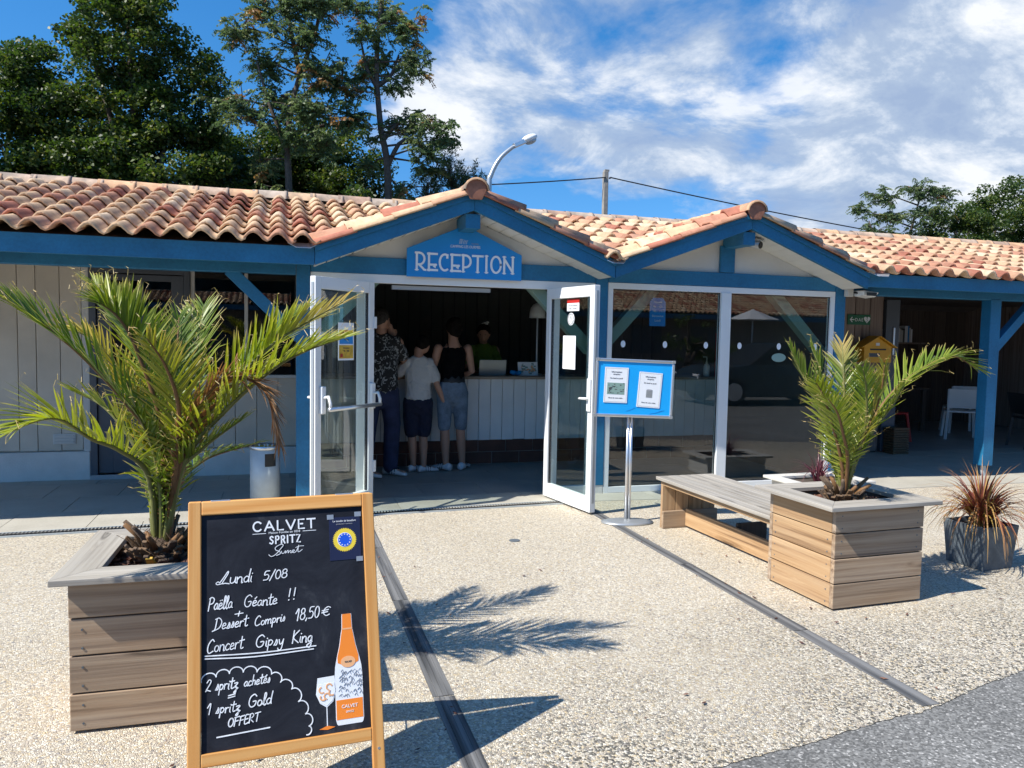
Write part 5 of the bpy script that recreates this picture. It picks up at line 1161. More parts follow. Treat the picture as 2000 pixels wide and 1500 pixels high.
# bottle and glass stickers printed on the panel
def outline(right, left=None): return right
cxb = .192; prof = [(.590,.0155),(.583,.0165),(.575,.0165),(.545,.0175),(.520,.022),(.490,.027),(.455,.036),(.425,.0425),(.400,.0445),(.262,.0450),(.250,.042),(.2455,.038)]
poly = [(cxb+r_, z) for z, r_ in prof]+[(cxb-r_, z) for z, r_ in prof[::-1]]
cpan('bottle_print', MB().prism(poly, YS-.0006, YS+.0004), 'print_white')
sub_ = [(cxb+r_-.0018, z) for z, r_ in prof if z > .43]+[(cxb+.034,.437),(cxb,.420),(cxb-.034,.437)]+[(cxb-r_+.0018, z) for z, r_ in prof[::-1] if z > .43]
cpan('bottle_foil', MB().prism(sub_, YS-.0012, YS-.0007), 'orange'); cpan('neck_seal', disc(MB(), cxb, .438, .024,.018, YS-.0018, YS-.0013), 'pale_orange')
cpan('neck_band', MB().box(cxb-.0175,cxb+.0175,YS-.0016,YS-.0013,.540,.545), 'pale_orange')
cpan('label_print', MB().box(cxb-.0425,cxb+.0425,YS-.0012,YS-.0007,.262,.322), 'orange')
cpan('label_text', shift(text_mb('CALVET', .015, .98), cxb,YS-.0016,.296), 'print_white'); cpan('label_text', shift(text_mb('SPRITZ', .0085, .98), cxb,YS-.0016,.281), 'print_white'); cpan('label_text', shift(text_mb('CALVET', .0072, .9), cxb,YS-.0022,.436), 'ink')
mb = MB(); rg = random.Random(2)
for i in range(60):
    z = rg.uniform(.330,.410); x = cxb+rg.uniform(-.036,.036); ribbon(mb, smooth2([(x,z),(x+.006,z+.006),(x+.010,z-.003)],3), .0011, YS-.0012, YS-.0007)
tag(cpan('bottle_pattern', mb, 'pale_ink'), kind='stuff')
cpan('glass_print', MB().prism([(.092,.398),(.146,.400),(.150,.352),(.140,.322),(.120,.306),(.118,.306),(.098,.320),(.086,.348)], YS-.0006, YS+.0004).box(.1175,.1205,YS-.0006,YS+.0004,.247,.306), 'print_white')
cpan('glass_drink', MB().prism([(.0935,.378),(.1445,.380),(.1472,.352),(.138,.325),(.120,.311),(.118,.311),(.100,.323),(.0885,.349)], YS-.0012, YS-.0007), 'paper'); mb = MB()
for q in ((.105,.360),(.128,.368),(.120,.340),(.136,.350),(.108,.338)): ribbon(mb, arc(q[0],q[1],.009,.009,rg.uniform(0,180),rg.uniform(200,330),6), .0048, YS-.0018, YS-.0013)
cpan('citrus_slice', mb, 'pale_orange'); cpan('glass_foot', MB().prism([(.094,.242),(.119,.250),(.144,.244),(.119,.238)], YS-.0012, YS-.0002), 'orange')
pn = thing('taped_notice', 'small navy notice with a yellow and blue star emblem taped to the chalkboard corner', 'notice', (0.033,2.382,0), R(3.7))
def ppan(name, mb, mat): return obj(name, mb, mat, pn, rot=(-TH,0,0))
ppan('sheet', MB().box(.145,.250,YS-.0012,YS-.0002,.767,.911), 'navy_print')
mb = MB(); c_ = (.196,.834); n_ = 40; pts = []
for i in range(n_*2): a = math.pi*i/n_; r_ = .0405 if i%2 else .0365; pts.append((c_[0]+r_*math.cos(a), c_[1]+r_*math.sin(a)))
ppan('emblem_ring', mb.prism(pts, YS-.0018, YS-.0013), 'gold'); ppan('emblem_inner', disc(MB(), c_[0],c_[1],.0245,.0245, YS-.0024, YS-.0019), 'print_white'); ppan('emblem_disc', disc(MB(), c_[0],c_[1],.0225,.0225, YS-.0030, YS-.0025), 'flag_blue')
mb = MB()
for i in range(12): a = math.pi*i/6; disc(mb, c_[0]+.0185*math.cos(a), c_[1]+.0185*math.sin(a), .0022,.0022, YS-.0036, YS-.0031, 6)
ppan('emblem_stars', mb, 'print_white'); ppan('lettering', shift(text_mb('Le moulin de beaufort', .0092, .95), .197,YS-.0018,.895), 'print_white'); ppan('small_print', shift(text_mb('producteurs récoltants', .0058, 1), .197,YS-.0018,.886), 'pale_ink')
for x, z in ((.150,.913),(.243,.918),(.244,.767)): ppan('tape', MB().box(x-.011,x+.011,YS-.0022,YS-.0018,z-.008,z+.008), 'grey_alu')

# ================================================================== NOTICE STAND
ns = thing('notice_stand', 'aluminium framed blue notice board on a slim pole holding two white sheets', 'notice board', (2.72,5.66,0), R(-9))
obj('base', MB().lathe([(.215,.002),(.218,.010),(.16,.018),(.03,.030)], n=28), 'grey_alu', ns, smooth=True).scale = (1,.62,1)
obj('pole', MB().tube([(-.012,0,.02),(-.012,0,.90)], .0135, 10).tube([(.014,0,.02),(.014,0,.90)], .0135, 10), 'silver', ns, smooth=True)
bd = bpy.data.objects.new('board', MB().box(-.305,.305,-.012,.006,.885,1.318).mesh('board','pin_blue')); COL.objects.link(bd); bd.parent = ns; bd.rotation_euler = (0,R(1.6),0); bd.location = (.02-.03,-.025,0)
for nm, q in (('frame_bar',(-.325,.325,-.022,.014,1.312,1.337)),('frame_bar',(-.325,.325,-.022,.014,.868,.893)),('frame_bar',(-.327,-.304,-.0215,.0135,.8935,1.3115)),('frame_bar',(.304,.327,-.0215,.0135,.8935,1.3115))): obj(nm, MB().box(*q), 'silver', bd, bev=.007)
for s in (-1,1):
    for z in (.878,1.327): obj('corner_cap', MB().box(s*.315-.014,s*.315+.014,-.025,-.0222,z-.012,z+.012), 'grey_alu', bd, bev=.003)
mb = MB(); rg = random.Random(9)
for i in range(3):
    x = rg.uniform(-.28,.2); z = rg.uniform(.90,.95); L_ = rg.uniform(.06,.14); P = smooth2([(x,z),(x+L_*.5,z+.012),(x+L_,z+.03)],4); ribbon(mb, P, .003, -.0128, -.012)
obj('cloth_fold_shade', mb, 'sign_blue', bd)  # flat darker blue strokes painting the shade of creases in the cloth
for x, z, rot, lb, kind in ((-.155,1.125,.4,'white notice sheet with a field photo, left of the two on the blue board',0),(.125,1.095,2.6,'white notice sheet with a small grey drawing, right of the two on the blue board',1)):
    t = thing('notice_sheet', lb, 'notice', (0,0,0)); t.parent = None
    bpy.context.view_layer.update()
    M = ns.matrix_basis @ bd.matrix_basis @ Matrix.Translation((x,-.0155,z)) @ Matrix.Rotation(R(rot),4,'Y'); t.matrix_world = M; t['group'] = 'notice sheets on the blue board'
    w, h = .097,.142
    obj('paper_sheet', MB().box(-w,w,-.0008,.0008,-h,h), 'paper', t)
    fr = MB()
    for q in ((-w+.008,w-.008,h-.009,h-.0075),(-w+.008,w-.008,-h+.0075,-h+.009),(-w+.008,-w+.0095,-h+.009,h-.009),(w-.0095,w-.008,-h+.009,h-.009)): fr.box(q[0],q[1],-.0015,-.0009,q[2],q[3])
    obj('printed_border', fr, 'pale_ink', t)
    tx = MB()
    for s_, zz, sz in (('Informations','.100',.017),('réception','.082',.015),('Du lundi au jeudi','.050',.015),('Merci de votre visite','-.108',.014)): m2 = shift(text_mb(s_, sz), 0,-.0014,float(zz)); tx.add(m2.v, m2.f)
    obj('printed_text', tx, 'ink', t)
    if kind == 0:
        obj('photo', MB().box(-.072,.072,-.0016,-.0009,-.075,.018), 'sage_paint', t); m2 = MB()
        for i in range(36): a, b = rg.uniform(-.066,.06), rg.uniform(-.07,.012); m2.box(a,a+rg.uniform(.004,.02),-.0024,-.0017,b,b+rg.uniform(.002,.007))
        obj('photo_detail', m2, 'ink', t)
    else:
        obj('drawing', MB().box(-.026,.026,-.0016,-.0009,-.062,-.002), 'grey_alu', t); obj('drawing_top', disc(MB(), 0,-.002,.026,.007,-.0022,-.0017), 'pale_ink', t)

# ================================================================== ASH BIN
ab = thing('ash_bin', 'galvanised cylinder litter bin with a sand ashtray top beside the entrance post', 'bin', (-.121,6.93,0))
mb = MB().lathe([(.125,.0),(.125,.50)], n=32); o = obj('body', mb, 'galvanised', ab)
for p in o.data.polygons: p.use_smooth = len(p.vertices) == 4
obj('rim', MB().lathe([(.1285,.497),(.1285,.525),(.118,.528),(.112,.515)], n=32), 'silver', ab, smooth=True); obj('sand', MB().lathe([(.112,.50),(.08,.518),(.02,.522)], n=24), 'bract', ab, smooth=True)
mb = MB(); n = 6; a0, a1 = R(-112+22), R(-70+24)
for i in range(n+1):
    a = a0+(a1-a0)*i/n
    for z in (.355,.465): mb.v.append((.1262*math.cos(a), .1262*math.sin(a), z))
for i in range(n): mb.f.append((2*i,2*i+2,2*i+3,2*i+1))
obj('waste_slot', mb, 'black', ab)
mb = MB()
for i in range(14): a = i*.9; mb.tube([(.05*math.cos(a),.05*math.sin(a),.518),(.05*math.cos(a)+.02*math.cos(a*3),.05*math.sin(a)+.02*math.sin(a*3),.528)], .004, 6)
obj('cigarette_ends', mb, 'paper', ab)

# ================================================================== SIGNS AND FITTINGS
rs = thing('reception_sign', 'blue house shaped sign lettered RECEPTION over the entrance doors', 'sign', (1.582,6.715,2.008), R(0))
obj('panel', MB().prism([(-.523,0),(.525,0),(.525,.230),(.03,.455),(-.04,.455),(-.523,.245)], 0,.018), 'sign_blue', rs, bev=.003)
DECO = {'R':(.70,[[(.12,0),(.12,1)],[(.06,1),(.26,1)]+arc(.26,.66,.30,.34,90,-90,10)+[(.22,.32)],[(.26,.32),(.56,.02),(.62,.02)]]),
 'E':(.66,[[(.12,0),(.12,1)],[(.06,.97),(.58,.97)],[(.12,.34),(.52,.34)],[(.52,.34),(.40,.20),(.46,.20)],[(.06,.03),(.60,.03)]]),
 'C':(.68,[arc(.38,.5,.30,.47,60,300,14),[(.52,.94),(.52,.78)]]),'P':(.66,[[(.12,0),(.12,1)],[(.06,.97),(.22,.97)]+arc(.24,.62,.32,.35,90,-90,10)+[(.12,.27)]]),
 'T':(.64,[[(.02,.96),(.62,.96)],[(.32,.96),(.32,0)]]),'I':(.40,[[(.2,0),(.2,1)]]),'O':(.76,[arc(.38,.5,.29,.48,0,360,22)]),'N':(.78,[[(.12,0),(.12,1)],[(.12,.86),(.62,.12)],[(.64,0),(.64,1)]])}
txt = 'RECEPTION'; tot = sum(DECO[c][0] for c in txt); x = -.455; k = .915/tot
for c in txt:
    mb = MB()
    for s in DECO[c][1]:
        ribbon(mb, [(x+a*k, .060+b*.150) for a,b in s], .0185, -.006, -.0005)
        if len(s) == 2 and abs(s[0][0]-s[1][0]) < .01 and abs(s[0][1]-s[1][1]) > .9:
            for e in (0,1): ribbon(mb, [(x+s[0][0]*k-.015, .060+e*.150+(-.002 if e else .002)),(x+s[0][0]*k+.015, .060+e*.150+(-.002 if e else .002))], .008, -.0056, -.0005)
    obj('letter', mb, 'print_white', rs); x += DECO[c][0]*k
obj('lettering', shift(text_mb('CAMPING LES OURMES', .034, .78), -.002,-.002,.270), 'print_white', rs); obj('small_lettering', shift(text_mb('LACANAU', .016, .9), .085,-.002,.305), 'pale_ink', rs)
mb = MB()
for a in (-.055,-.045,-.036,-.020,-.008,.006): ribbon(mb, smooth2([(a,.306),(a+.003,.322+abs(a)*.3),(a+.012,.336+abs(a)*.2)],3), .0026, -.003, -.0005)
obj('grass_logo', mb, 'print_white', rs)
cm = thing('security_camera', 'small grey dome ended camera under the right hand gable', 'camera', (4.43,6.62,2.47), R(28))
obj('bracket', MB().tube([(0,.12,.02),(0,.02,.0)], .018, 8), 'grey_alu', cm); obj('housing', MB().tube([(0,.10,.0),(0,-.10,-.035)], [.034,.038], 14), 'grey_alu', cm, smooth=True); obj('lens', MB().tube([(0,-.101,-.036),(0,-.112,-.038)], .033, 14), 'black', cm); obj('sun_hood', MB().beam((0,.09,.04),(0,-.13,.004),.075,.006), 'grey_alu', cm)
sl = thing('floodlight', 'white floodlight on a bracket at the corner post right of the window', 'light', (5.72,6.72,2.03), R(12))
obj('junction_box', MB().box(-.035,.055,0,.05,-.045,.055), 'gable_white', sl, bev=.006); obj('arm', MB().tube([(.05,.02,0),(.10,-.03,-.005)], .010, 8), 'black', sl)
obj('lamp_head', MB().add([(.09,-.10,-.03),(.27,-.10,-.045),(.27,.02,-.055),(.09,.02,-.04),(.08,-.10,.02),(.30,-.12,.005),(.29,.03,-.005),(.08,.03,.02)], [(0,3,2,1),(4,5,6,7),(0,1,5,4),(1,2,6,5),(2,3,7,6),(3,0,4,7)]), 'white_frame', sl, bev=.006)
obj('lamp_glass', MB().box(.10,.26,-.124,-.121,-.035,.0), 'black', sl)
# notices on the doors (top-level, in the plane of each leaf)
def on_leaf(o, x, z, y=0): return o.matrix_world @ Matrix.Translation((x,y,z))
bpy.context.view_layer.update()
n1 = thing('door_notice', 'yellow and blue printed notice on the left glass door', 'notice', (0,0,0)); n1.matrix_world = on_leaf(dL, .35, 1.435, .0065) @ Matrix.Rotation(math.pi,4,'Z')
obj('paper_sheet', MB().box(-.098,.098,-.001,.001,-.155,.155), 'paper', n1); obj('yellow_band', MB().box(-.09,.09,-.002,-.0011,.055,.095), 'yellow', n1); obj('blue_block', MB().box(-.085,.085,-.002,-.0011,-.02,.05), 'sign_blue', n1); obj('pale_block', MB().box(-.09,.09,-.002,-.0011,-.14,-.03), 'bract', n1)
mb = MB()
for s_, z_ in (('SAUVETAGE',.066),('Piscine',.012),('Horaires',-.06),('9h - 20h',-.085)): m2 = shift(text_mb(s_, .022), 0,-.0028,z_); mb.add(m2.v, m2.f)
obj('lettering', mb, 'ink', n1); obj('red_mark', MB().box(-.075,-.045,-.0028,-.0021,-.13,-.10), 'red', n1)
n2 = thing('door_notice', 'blank white sheet taped on the right glass door', 'notice', (0,0,0)); n2.matrix_world = on_leaf(dR, .38, 1.37, -.0065); obj('paper_sheet', MB().box(-.105,.105,-.001,.001,-.148,.148), 'paper', n2)
n3 = thing('door_sticker', 'red headed white sticker at the top of the right glass door', 'sticker', (0,0,0)); n3.matrix_world = on_leaf(dR, .43, 1.79, -.0065); obj('label_sheet', MB().box(-.10,.10,-.001,.001,-.055,.015), 'print_white', n3); obj('red_head', MB().box(-.10,.10,-.001,.001,.016,.05), 'red', n3)
mb = MB()
for s_, z_ in (('EN CAS D\'URGENCE',-.012),('TIREZ - POUSSEZ',-.04)): m2 = shift(text_mb(s_, .017), 0,-.0016,z_); mb.add(m2.v, m2.f)
obj('lettering', mb, 'ink', n3)
n4 = thing('door_sticker', 'round white sticker below the red label on the right glass door', 'sticker', (0,0,0)); n4.matrix_world = on_leaf(dR, .40, 1.665, -.0065); obj('disc', disc(MB(), 0,0,.055,.055,-.001,.001), 'print_white', n4); mb = MB(); ribbon(mb, arc(0,0,.045,.045,0,350,20), .005, -.002,-.0011); ribbon(mb, [(-.02,-.02),(.0,.03),(.022,-.02)], .006, -.002,-.0011); obj('emblem', mb, 'ink', n4)
# defibrillator sign and letter box on the timber wall
ds_ = thing('defibrillator_sign', 'green sign with white arrow, letters and heart on the timber wall', 'sign', (7.475,8.592,1.815))
obj('panel', MB().box(-.185,.185,-.004,.004,-.068,.068), 'green_sign', ds_, bev=.002)
mb = ribbon(ribbon(MB(), [(-.145,0),(-.085,0)], .012,-.0065,-.0045), [(-.118,.03),(-.148,0),(-.118,-.03)], .012,-.0065,-.0045); obj('arrow', mb, 'print_white', ds_)
obj('lettering', shift(text_mb('DAE', .062, 1, space=1.25), -.002,-.005,-.022), 'print_white', ds_)
hp = [(0,-.045)]+[(.045*math.sin(t)**3, .012*(3.1*math.cos(t)-1.2*math.cos(2*t)-.4*math.cos(3*t)-.2*math.cos(4*t))) for t in np.linspace(0,2*math.pi,22)[:-1]][::1]
hp = [(.052*math.sin(t)**3+.125, .0135*(3.0*math.cos(t)-1.15*math.cos(2*t)-.45*math.cos(3*t)-.2*math.cos(4*t))+.005) for t in np.linspace(0,2*math.pi,24)[:-1]]
obj('heart', MB().prism(hp, -.0065,-.0045), 'print_white', ds_); obj('bolt', ribbon(MB(), [(.132,.026),(.118,.004),(.132,.0),(.120,-.024)], .006,-.0085,-.0068), 'green_sign', ds_)
lb = thing('letter_box', 'yellow house shaped letter box fixed to the timber wall under the green sign', 'letter box', (7.655,8.56,1.245))
obj('body', MB().prism([(-.225,0),(.225,0),(.225,.215),(0,.335),(-.225,.215)], -.14,.035), 'yellow', lb, bev=.004); obj('lid', MB().beam((-.285,-.06,.20),(.0,-.06,.352),.23,.012,(0,0,1)).beam((.0,-.06,.352),(.285,-.06,.20),.23,.012,(0,0,1)), 'yellow', lb)
obj('mail_slot', MB().box(-.13,.13,-.143,-.1405,.165,.185), 'black', lb); obj('name_plate', MB().box(-.04,.02,-.144,-.1405,.225,.262), 'print_white', lb); obj('flap', MB().box(-.15,.03,-.143,-.1405,.075,.125), 'dark_frame', lb)
# ---- furniture of the open room
def chair(label, mat, x, y, rz, arms=False):
    t = thing('chair', label, 'chair', (x,y,0), R(rz))
    obj('seat', MB().box(-.22,.22,-.21,.21,.43,.46), mat, t, bev=.012)
    for sx in (-1,1):
        obj('leg', MB().beam((sx*.235,-.25,0),(sx*.205,-.18,.44),.035,.035), mat, t); obj('leg', MB().beam((sx*.235,.25,0),(sx*.205,.19,.44),.035,.035), mat, t); obj('back_post', MB().beam((sx*.205,.19,.44),(sx*.215,.27,.80),.035,.03), mat, t)
    obj('backrest', MB().add([(-.21,.20,.50),(.21,.20,.50),(.225,.275,.81),(-.225,.275,.81),(-.21,.22,.50),(.21,.22,.50),(.225,.295,.81),(-.225,.295,.81)], [(0,1,2,3),(5,4,7,6),(4,5,1,0),(3,2,6,7),(1,5,6,2),(4,0,3,7)]), mat, t, bev=.008)
    return t
chair('white plastic chair with a solid back in the open room', 'white_frame', 10.45,9.65, 141); chair('second white plastic chair tucked behind the first one', 'white_frame', 11.2,10.35, 150)
chair('dark red chair inside the open room beside the sliding door', 'red', 8.95,9.6, 100); chair('black chair at the right edge of the picture inside the open room', 'black', 10.65,8.55, 70)
tb_ = thing('table', 'dark table standing in the open room behind the chairs', 'table', (9.9,10.9,0)); obj('table_top', MB().box(-.8,.8,-.4,.4,.72,.75), 'dark_wood', tb_)
for sx in (-1,1):
    for sy in (-1,1): obj('leg', MB().box(sx*.7-.03,sx*.7+.03,sy*.33-.03,sy*.33+.03,0,.718), 'dark_wood', tb_)
sh = thing('wall_shelf', 'dark wall shelf holding books in the open room', 'shelf', (10.9,11.75,1.50)); obj('shelf_board', MB().box(-.85,.75,-.13,.13,0,.03), 'barn_wood', sh)
obj('bracket', MB().box(-.70,-.67,-.1,.13,-.15,-.001), 'dark_wood', sh); obj('bracket', MB().box(.6,.63,-.1,.13,-.15,-.001), 'dark_wood', sh)
ORD = 'first second third fourth fifth sixth seventh eighth ninth tenth eleventh twelfth thirteenth fourteenth fifteenth sixteenth seventeenth eighteenth nineteenth twentieth twenty-first twenty-second'.split()
rg = random.Random(11); x = 10.35
for i in range(22):
    w = rg.uniform(.022,.045); h = rg.uniform(.22,.31)
    if i == 9: x += .22
    bk = obj('book', MB().box(-w/2,w/2,-.09,.09,0,h), rg.choice(['paper','gable_white','mid_wall','sign_blue','gable_white']), loc=(x,11.72,1.531)); tag(bk, '%s book from the left in the row on the dark wall shelf' % ORD[i], 'book', 'books on the wall shelf'); x += w+.003
wd = thing('water_dispenser', 'water cooler with a blue bottle behind the sliding door', 'water cooler', (8.98,11.3,0)); obj('cabinet', MB().box(-.16,.16,-.16,.16,0,1.05), 'grey_alu', wd, bev=.01); obj('bottle', MB().lathe([(.05,1.05),(.06,1.12),(.14,1.18),(.14,1.52),(.10,1.56)], n=20), 'sign_blue', wd, smooth=True)
wb = thing('wicker_basket', 'tall brown wicker basket at the foot of the sliding door', 'basket', (8.06,8.46,0))
for k in range(11): obj('wicker_band', MB().box(-.13,.13,-.10,.09,.006+k*.033,.033+k*.033), 'wicker', wb, bev=.006)

# ================================================================== STREET LAMP, POLE, WIRES
sp_l = thing('street_lamp', 'curved grey street lamp rising behind the entrance gable', 'street lamp', (4.27,16,0))
P = catmull([(0,0,0),(0,0,2.5),(-.01,0,4.6),(.03,0,4.92),(.21,0,5.27),(.47,0,5.52),(.62,0,5.61)], 40); obj('mast', MB().tube([tuple(p) for p in P], [.07-.035*i/39 for i in range(40)], 10), 'grey_alu', sp_l, smooth=True)
obj('lamp_neck', MB().beam((.52,0,5.57),(.78,0,5.70),.13,.11), 'silver', sp_l, bev=.02); hd = obj('lamp_head', MB().ball((0,0,0),(.19,.11,.085),16,10), 'white_frame', sp_l, smooth=True, loc=(.87,0,5.76), rot=(0,R(-24),0)); obj('lamp_bowl', MB().ball((0,0,0),(.14,.09,.07),14,8), 'grey_alu', sp_l, smooth=True, loc=(.90,0,5.71), rot=(0,R(-24),0))
up = thing('utility_pole', 'grey brown concrete utility pole carrying two cables behind the roof', 'pole', (10.86,25,0)); obj('shaft', MB().beam((0,0,0),(-.03,0,7.28),.17,.17,(0,1,0)), 'concrete_post', up, bev=.02); obj('cap', MB().box(-.08,.08,-.08,.08,7.281,7.34), 'concrete_post', up); obj('insulator', MB().tube([(.09,-.05,7.05),(.16,-.05,7.08)], .03, 8), 'black', up)
def wire(label, a, b, sag):
    P = [Vector(a).lerp(Vector(b), i/30)-Vector((0,0,sag*4*(i/30)*(1-i/30))) for i in range(31)]; c = P[0]; o = obj('cable', MB().tube([tuple(p-c) for p in P], .022, 6), 'black', loc=c); tag(o, label, 'cable')
wire('black cable running left from the pole in front of the trees', (10.80,24.9,7.06), (-9.0,25.5,5.95), .45); wire('black cable sloping down right from the pole towards the right trees', (10.98,24.9,7.07), (28.0,25,5.42), .12)
# ================================================================== TREES
RS = np.random.RandomState(21)
def leaves_mesh(name, C, mat, size, elong=1.6, droop=0.0, upb=0.35, g=None, dirs=None):
    """C: (n,3) leaf centres; two-triangle folded leaves"""
    n = len(C); 
    nrm = RS.normal(size=(n,3)); nrm[:,2] = np.abs(nrm[:,2])+upb; nrm /= np.linalg.norm(nrm,axis=1,keepdims=True)
    d = RS.normal(size=(n,3)) if dirs is None else dirs+RS.normal(size=(n,3))*.35; d[:,2] -= droop; d -= nrm*(d*nrm).sum(1,keepdims=True); d /= np.linalg.norm(d,axis=1,keepdims=True)+1e-9
    s = np.cross(nrm,d); L = size*RS.uniform(.6,1.3,(n,1)); Wd = L/elong
    V = np.stack([C-d*L*.5, C+s*Wd*.5+nrm*L*.08, C+d*L*.5, C-s*Wd*.5+nrm*L*.08], 1).reshape(-1,3)
    F = np.arange(4*n).reshape(n,4)
    me = bpy.data.meshes.new(name); me.vertices.add(4*n); me.vertices.foreach_set('co', V.ravel()); me.loops.add(4*n); me.loops.foreach_set('vertex_index', F.ravel())
    me.polygons.add(n); me.polygons.foreach_set('loop_start', np.arange(0,4*n,4)); me.polygons.foreach_set('loop_total', np.full(n,4)); me.update(calc_edges=True)
    me.materials.append(MATS[mat]); gg = RS.uniform(0,1,n) if g is None else g
    lv = np.zeros((4*n,4)); lv[:,0] = np.repeat(gg,4); lv[:,3] = 1; setlv(me, lv); return me
def blob_points(blobs, per, fill=.5):
    out = []; gs = []
    for (c, r) in blobs:
        r = np.array(r if isinstance(r, tuple) else (r,r,r)); n = int(per*(r[0]*r[2]+r[0]*r[1])); 
        u = RS.normal(size=(n,3)); u /= np.linalg.norm(u,axis=1,keepdims=True); rad = RS.uniform(fill,1.06,(n,1))**.6
        p = np.array(c)+u*rad*r; out.append(p); gs.append(np.clip(RS.normal(.35+.35*RS.rand(),.22,n),0,1))
    return np.concatenate(out), np.concatenate(gs)
def subblobs(blobs, k, rr):
    """break each large lobe into many small clumps near its surface, leaving gaps"""
    out = []
    for (c, r) in blobs:
        r = np.array(r if isinstance(r, tuple) else (r,r,r)); n = int(k*(r[0]*r[2])**.8*4*3.2)
        for _ in range(n):
            u = RS.normal(size=3); u /= np.linalg.norm(u); q = RS.uniform(.15,1.12)**.5; s = rr*RS.uniform(.55,1.35)
            out.append((tuple(np.array(c)+u*r*q), (s*1.15, s*1.15, s*.75)))
    return out
def limbs(mb, base, blobs, r0, rg, n=None):
    for (c, r) in blobs[:n]:
        P = [Vector(base), Vector(base).lerp(Vector(c),.5)+Vector((rg.uniform(-.2,.2),rg.uniform(-.2,.2),rg.uniform(-.1,.3))), Vector(c)]
        P = catmull(P, 9); mb.tube([tuple(p) for p in P], [r0*(1-i/9)+.02 for i in range(9)], 6)
        for _ in range(4):
            q = P[rg.randint(3,7)]; rr_ = r if isinstance(r,(int,float)) else r[0]; e = q+Vector((rg.uniform(-1,1),rg.uniform(-1,1),rg.uniform(-.2,1)))*rr_*.8
            mb.tube([tuple(q), tuple(q.lerp(e,.5)+Vector((0,0,.06))), tuple(e)], [.035,.022,.01], 5)
def oak(label, base, trunk_h, blobs, group=None, per=820, leaf=.098, k=3.5, rr=.31, r0=.16, seed=1, name='oak_tree', mat='oak_leaf'):
    rg = random.Random(seed); t = thing(name, label, 'tree', base, 0, group); B_ = Vector(base)
    loc = [((Vector(c)-B_).to_tuple(), r) for c, r in blobs]
    mb = MB(); mb.tube([(0,0,0),(.05,0,trunk_h*.5),(0,.05,trunk_h)], [r0*1.3,r0,r0*.8], 10); limbs(mb, (0,.05,trunk_h), loc, r0*.6, rg)
    obj('trunk', mb, 'bark', t, smooth=True)
    sb = subblobs(loc, k, rr); P, g = blob_points(sb, per, .2)
    cr = link('crown', leaves_mesh('crown', P, mat, leaf, 1.5, .1, .3, g), t); return t
# bounded lobes, metres
Y0 = 20
oak('broad dark oak at the far left edge behind the tiled roof', (-5.6,Y0,0), 2.6, [((-6.3,Y0,5.9),(1.5,1.3,1.7)),((-5.0,Y0+.4,6.6),(1.1,1.1,1.3)),((-6.0,Y0,3.8),(1.6,1.3,1.2)),((-4.6,Y0,4.6),(1.2,1.2,1.5)),((-5.5,Y0+.4,7.5),(.65,.6,.6))], seed=2)
oak('tallest dark oak left of centre reaching the top of the picture', (-2.9,Y0-.5,0), 2.5, [((-3.2,Y0-.5,7.9),(1.15,1.0,1.5)),((-2.3,Y0-.5,6.9),(1.05,1.0,1.3)),((-3.7,Y0-.3,6.2),(1.1,1.1,1.3)),((-2.5,Y0-.5,5.1),(1.5,1.2,1.3)),((-3.7,Y0-.5,4.2),(1.2,1.1,1.1)),((-1.5,Y0-.3,4.4),(1.2,1.1,1.3)),((-3.3,Y0-.5,9.0),(.55,.5,.6)),((-4.1,Y0-.4,8.0),(.45,.4,.5))], seed=3)
oak('dark rounded oak between the tall oak and the robinia, filling in behind the roof', (-.9,Y0+1.8,0), 2.0, [((-1.2,Y0+1.8,5.6),(1.3,1,1.4)),((-.1,Y0+2,6.2),(1.1,1,1.1)),((-1.6,Y0+1.6,4.2),(1.6,1,1.2)),((.5,Y0+1.9,5.0),(1.4,1,1.3)),((-4.4,Y0+1.5,4.4),(1.6,1,1.5)),((-4.4,Y0+1.5,5.8),(1.2,1,1.2))], seed=14)
oak('low bushy dark oak filling the space behind the middle of the left roof', (.2,Y0+1.2,0), 2.0, [((-.6,Y0+1.2,5.0),(1.2,1,1.2)),((.6,Y0+1.3,4.6),(1.3,1.1,1.6)),((1.6,Y0+1.0,5.3),(1.1,1.0,1.6)),((2.4,Y0+1.0,4.7),(.9,.8,1.0)),((.7,Y0+1.3,6.3),(.9,.8,.8)),((1.3,Y0+1,3.6),(1.6,1,.8)),((-1.2,Y0+1.2,3.8),(1.4,1,.9))], seed=4)
oak('small bright green bush just above the ridge', (2.3,Y0-2.5,0), 1.6, [((1.9,Y0-2.5,3.9),(.8,.6,.7)),((2.7,Y0-2.5,3.7),(.55,.5,.5)),((-.2,Y0-2.5,3.7),(.7,.6,.5))], seed=5, leaf=.11, rr=.24, name='bush')
oak('large round oak at the right edge of the picture beyond the roof', (23.4,Y0+1,0), 2.2, [((23.9,Y0+1,5.9),(1.4,1.2,1.1)),((22.1,Y0+1,5.4),(.95,.9,.9)),((25.2,Y0+1,6.4),(1.3,1.1,1.1)),((23.2,Y0+1,4.5),(1.5,1.2,.9)),((25.4,Y0+1,4.8),(1.5,1.2,1.0)),((21.3,Y0+1,4.4),(.6,.5,.5))], seed=6, k=2.6)
oak('small dark bush between the sparse tree and the round oak on the right', (20.4,Y0+1,0), 1.5, [((20.4,Y0+1,4.3),(.9,.7,.6)),((19.3,Y0+1,4.1),(.6,.5,.4))], seed=7, rr=.25, name='bush')
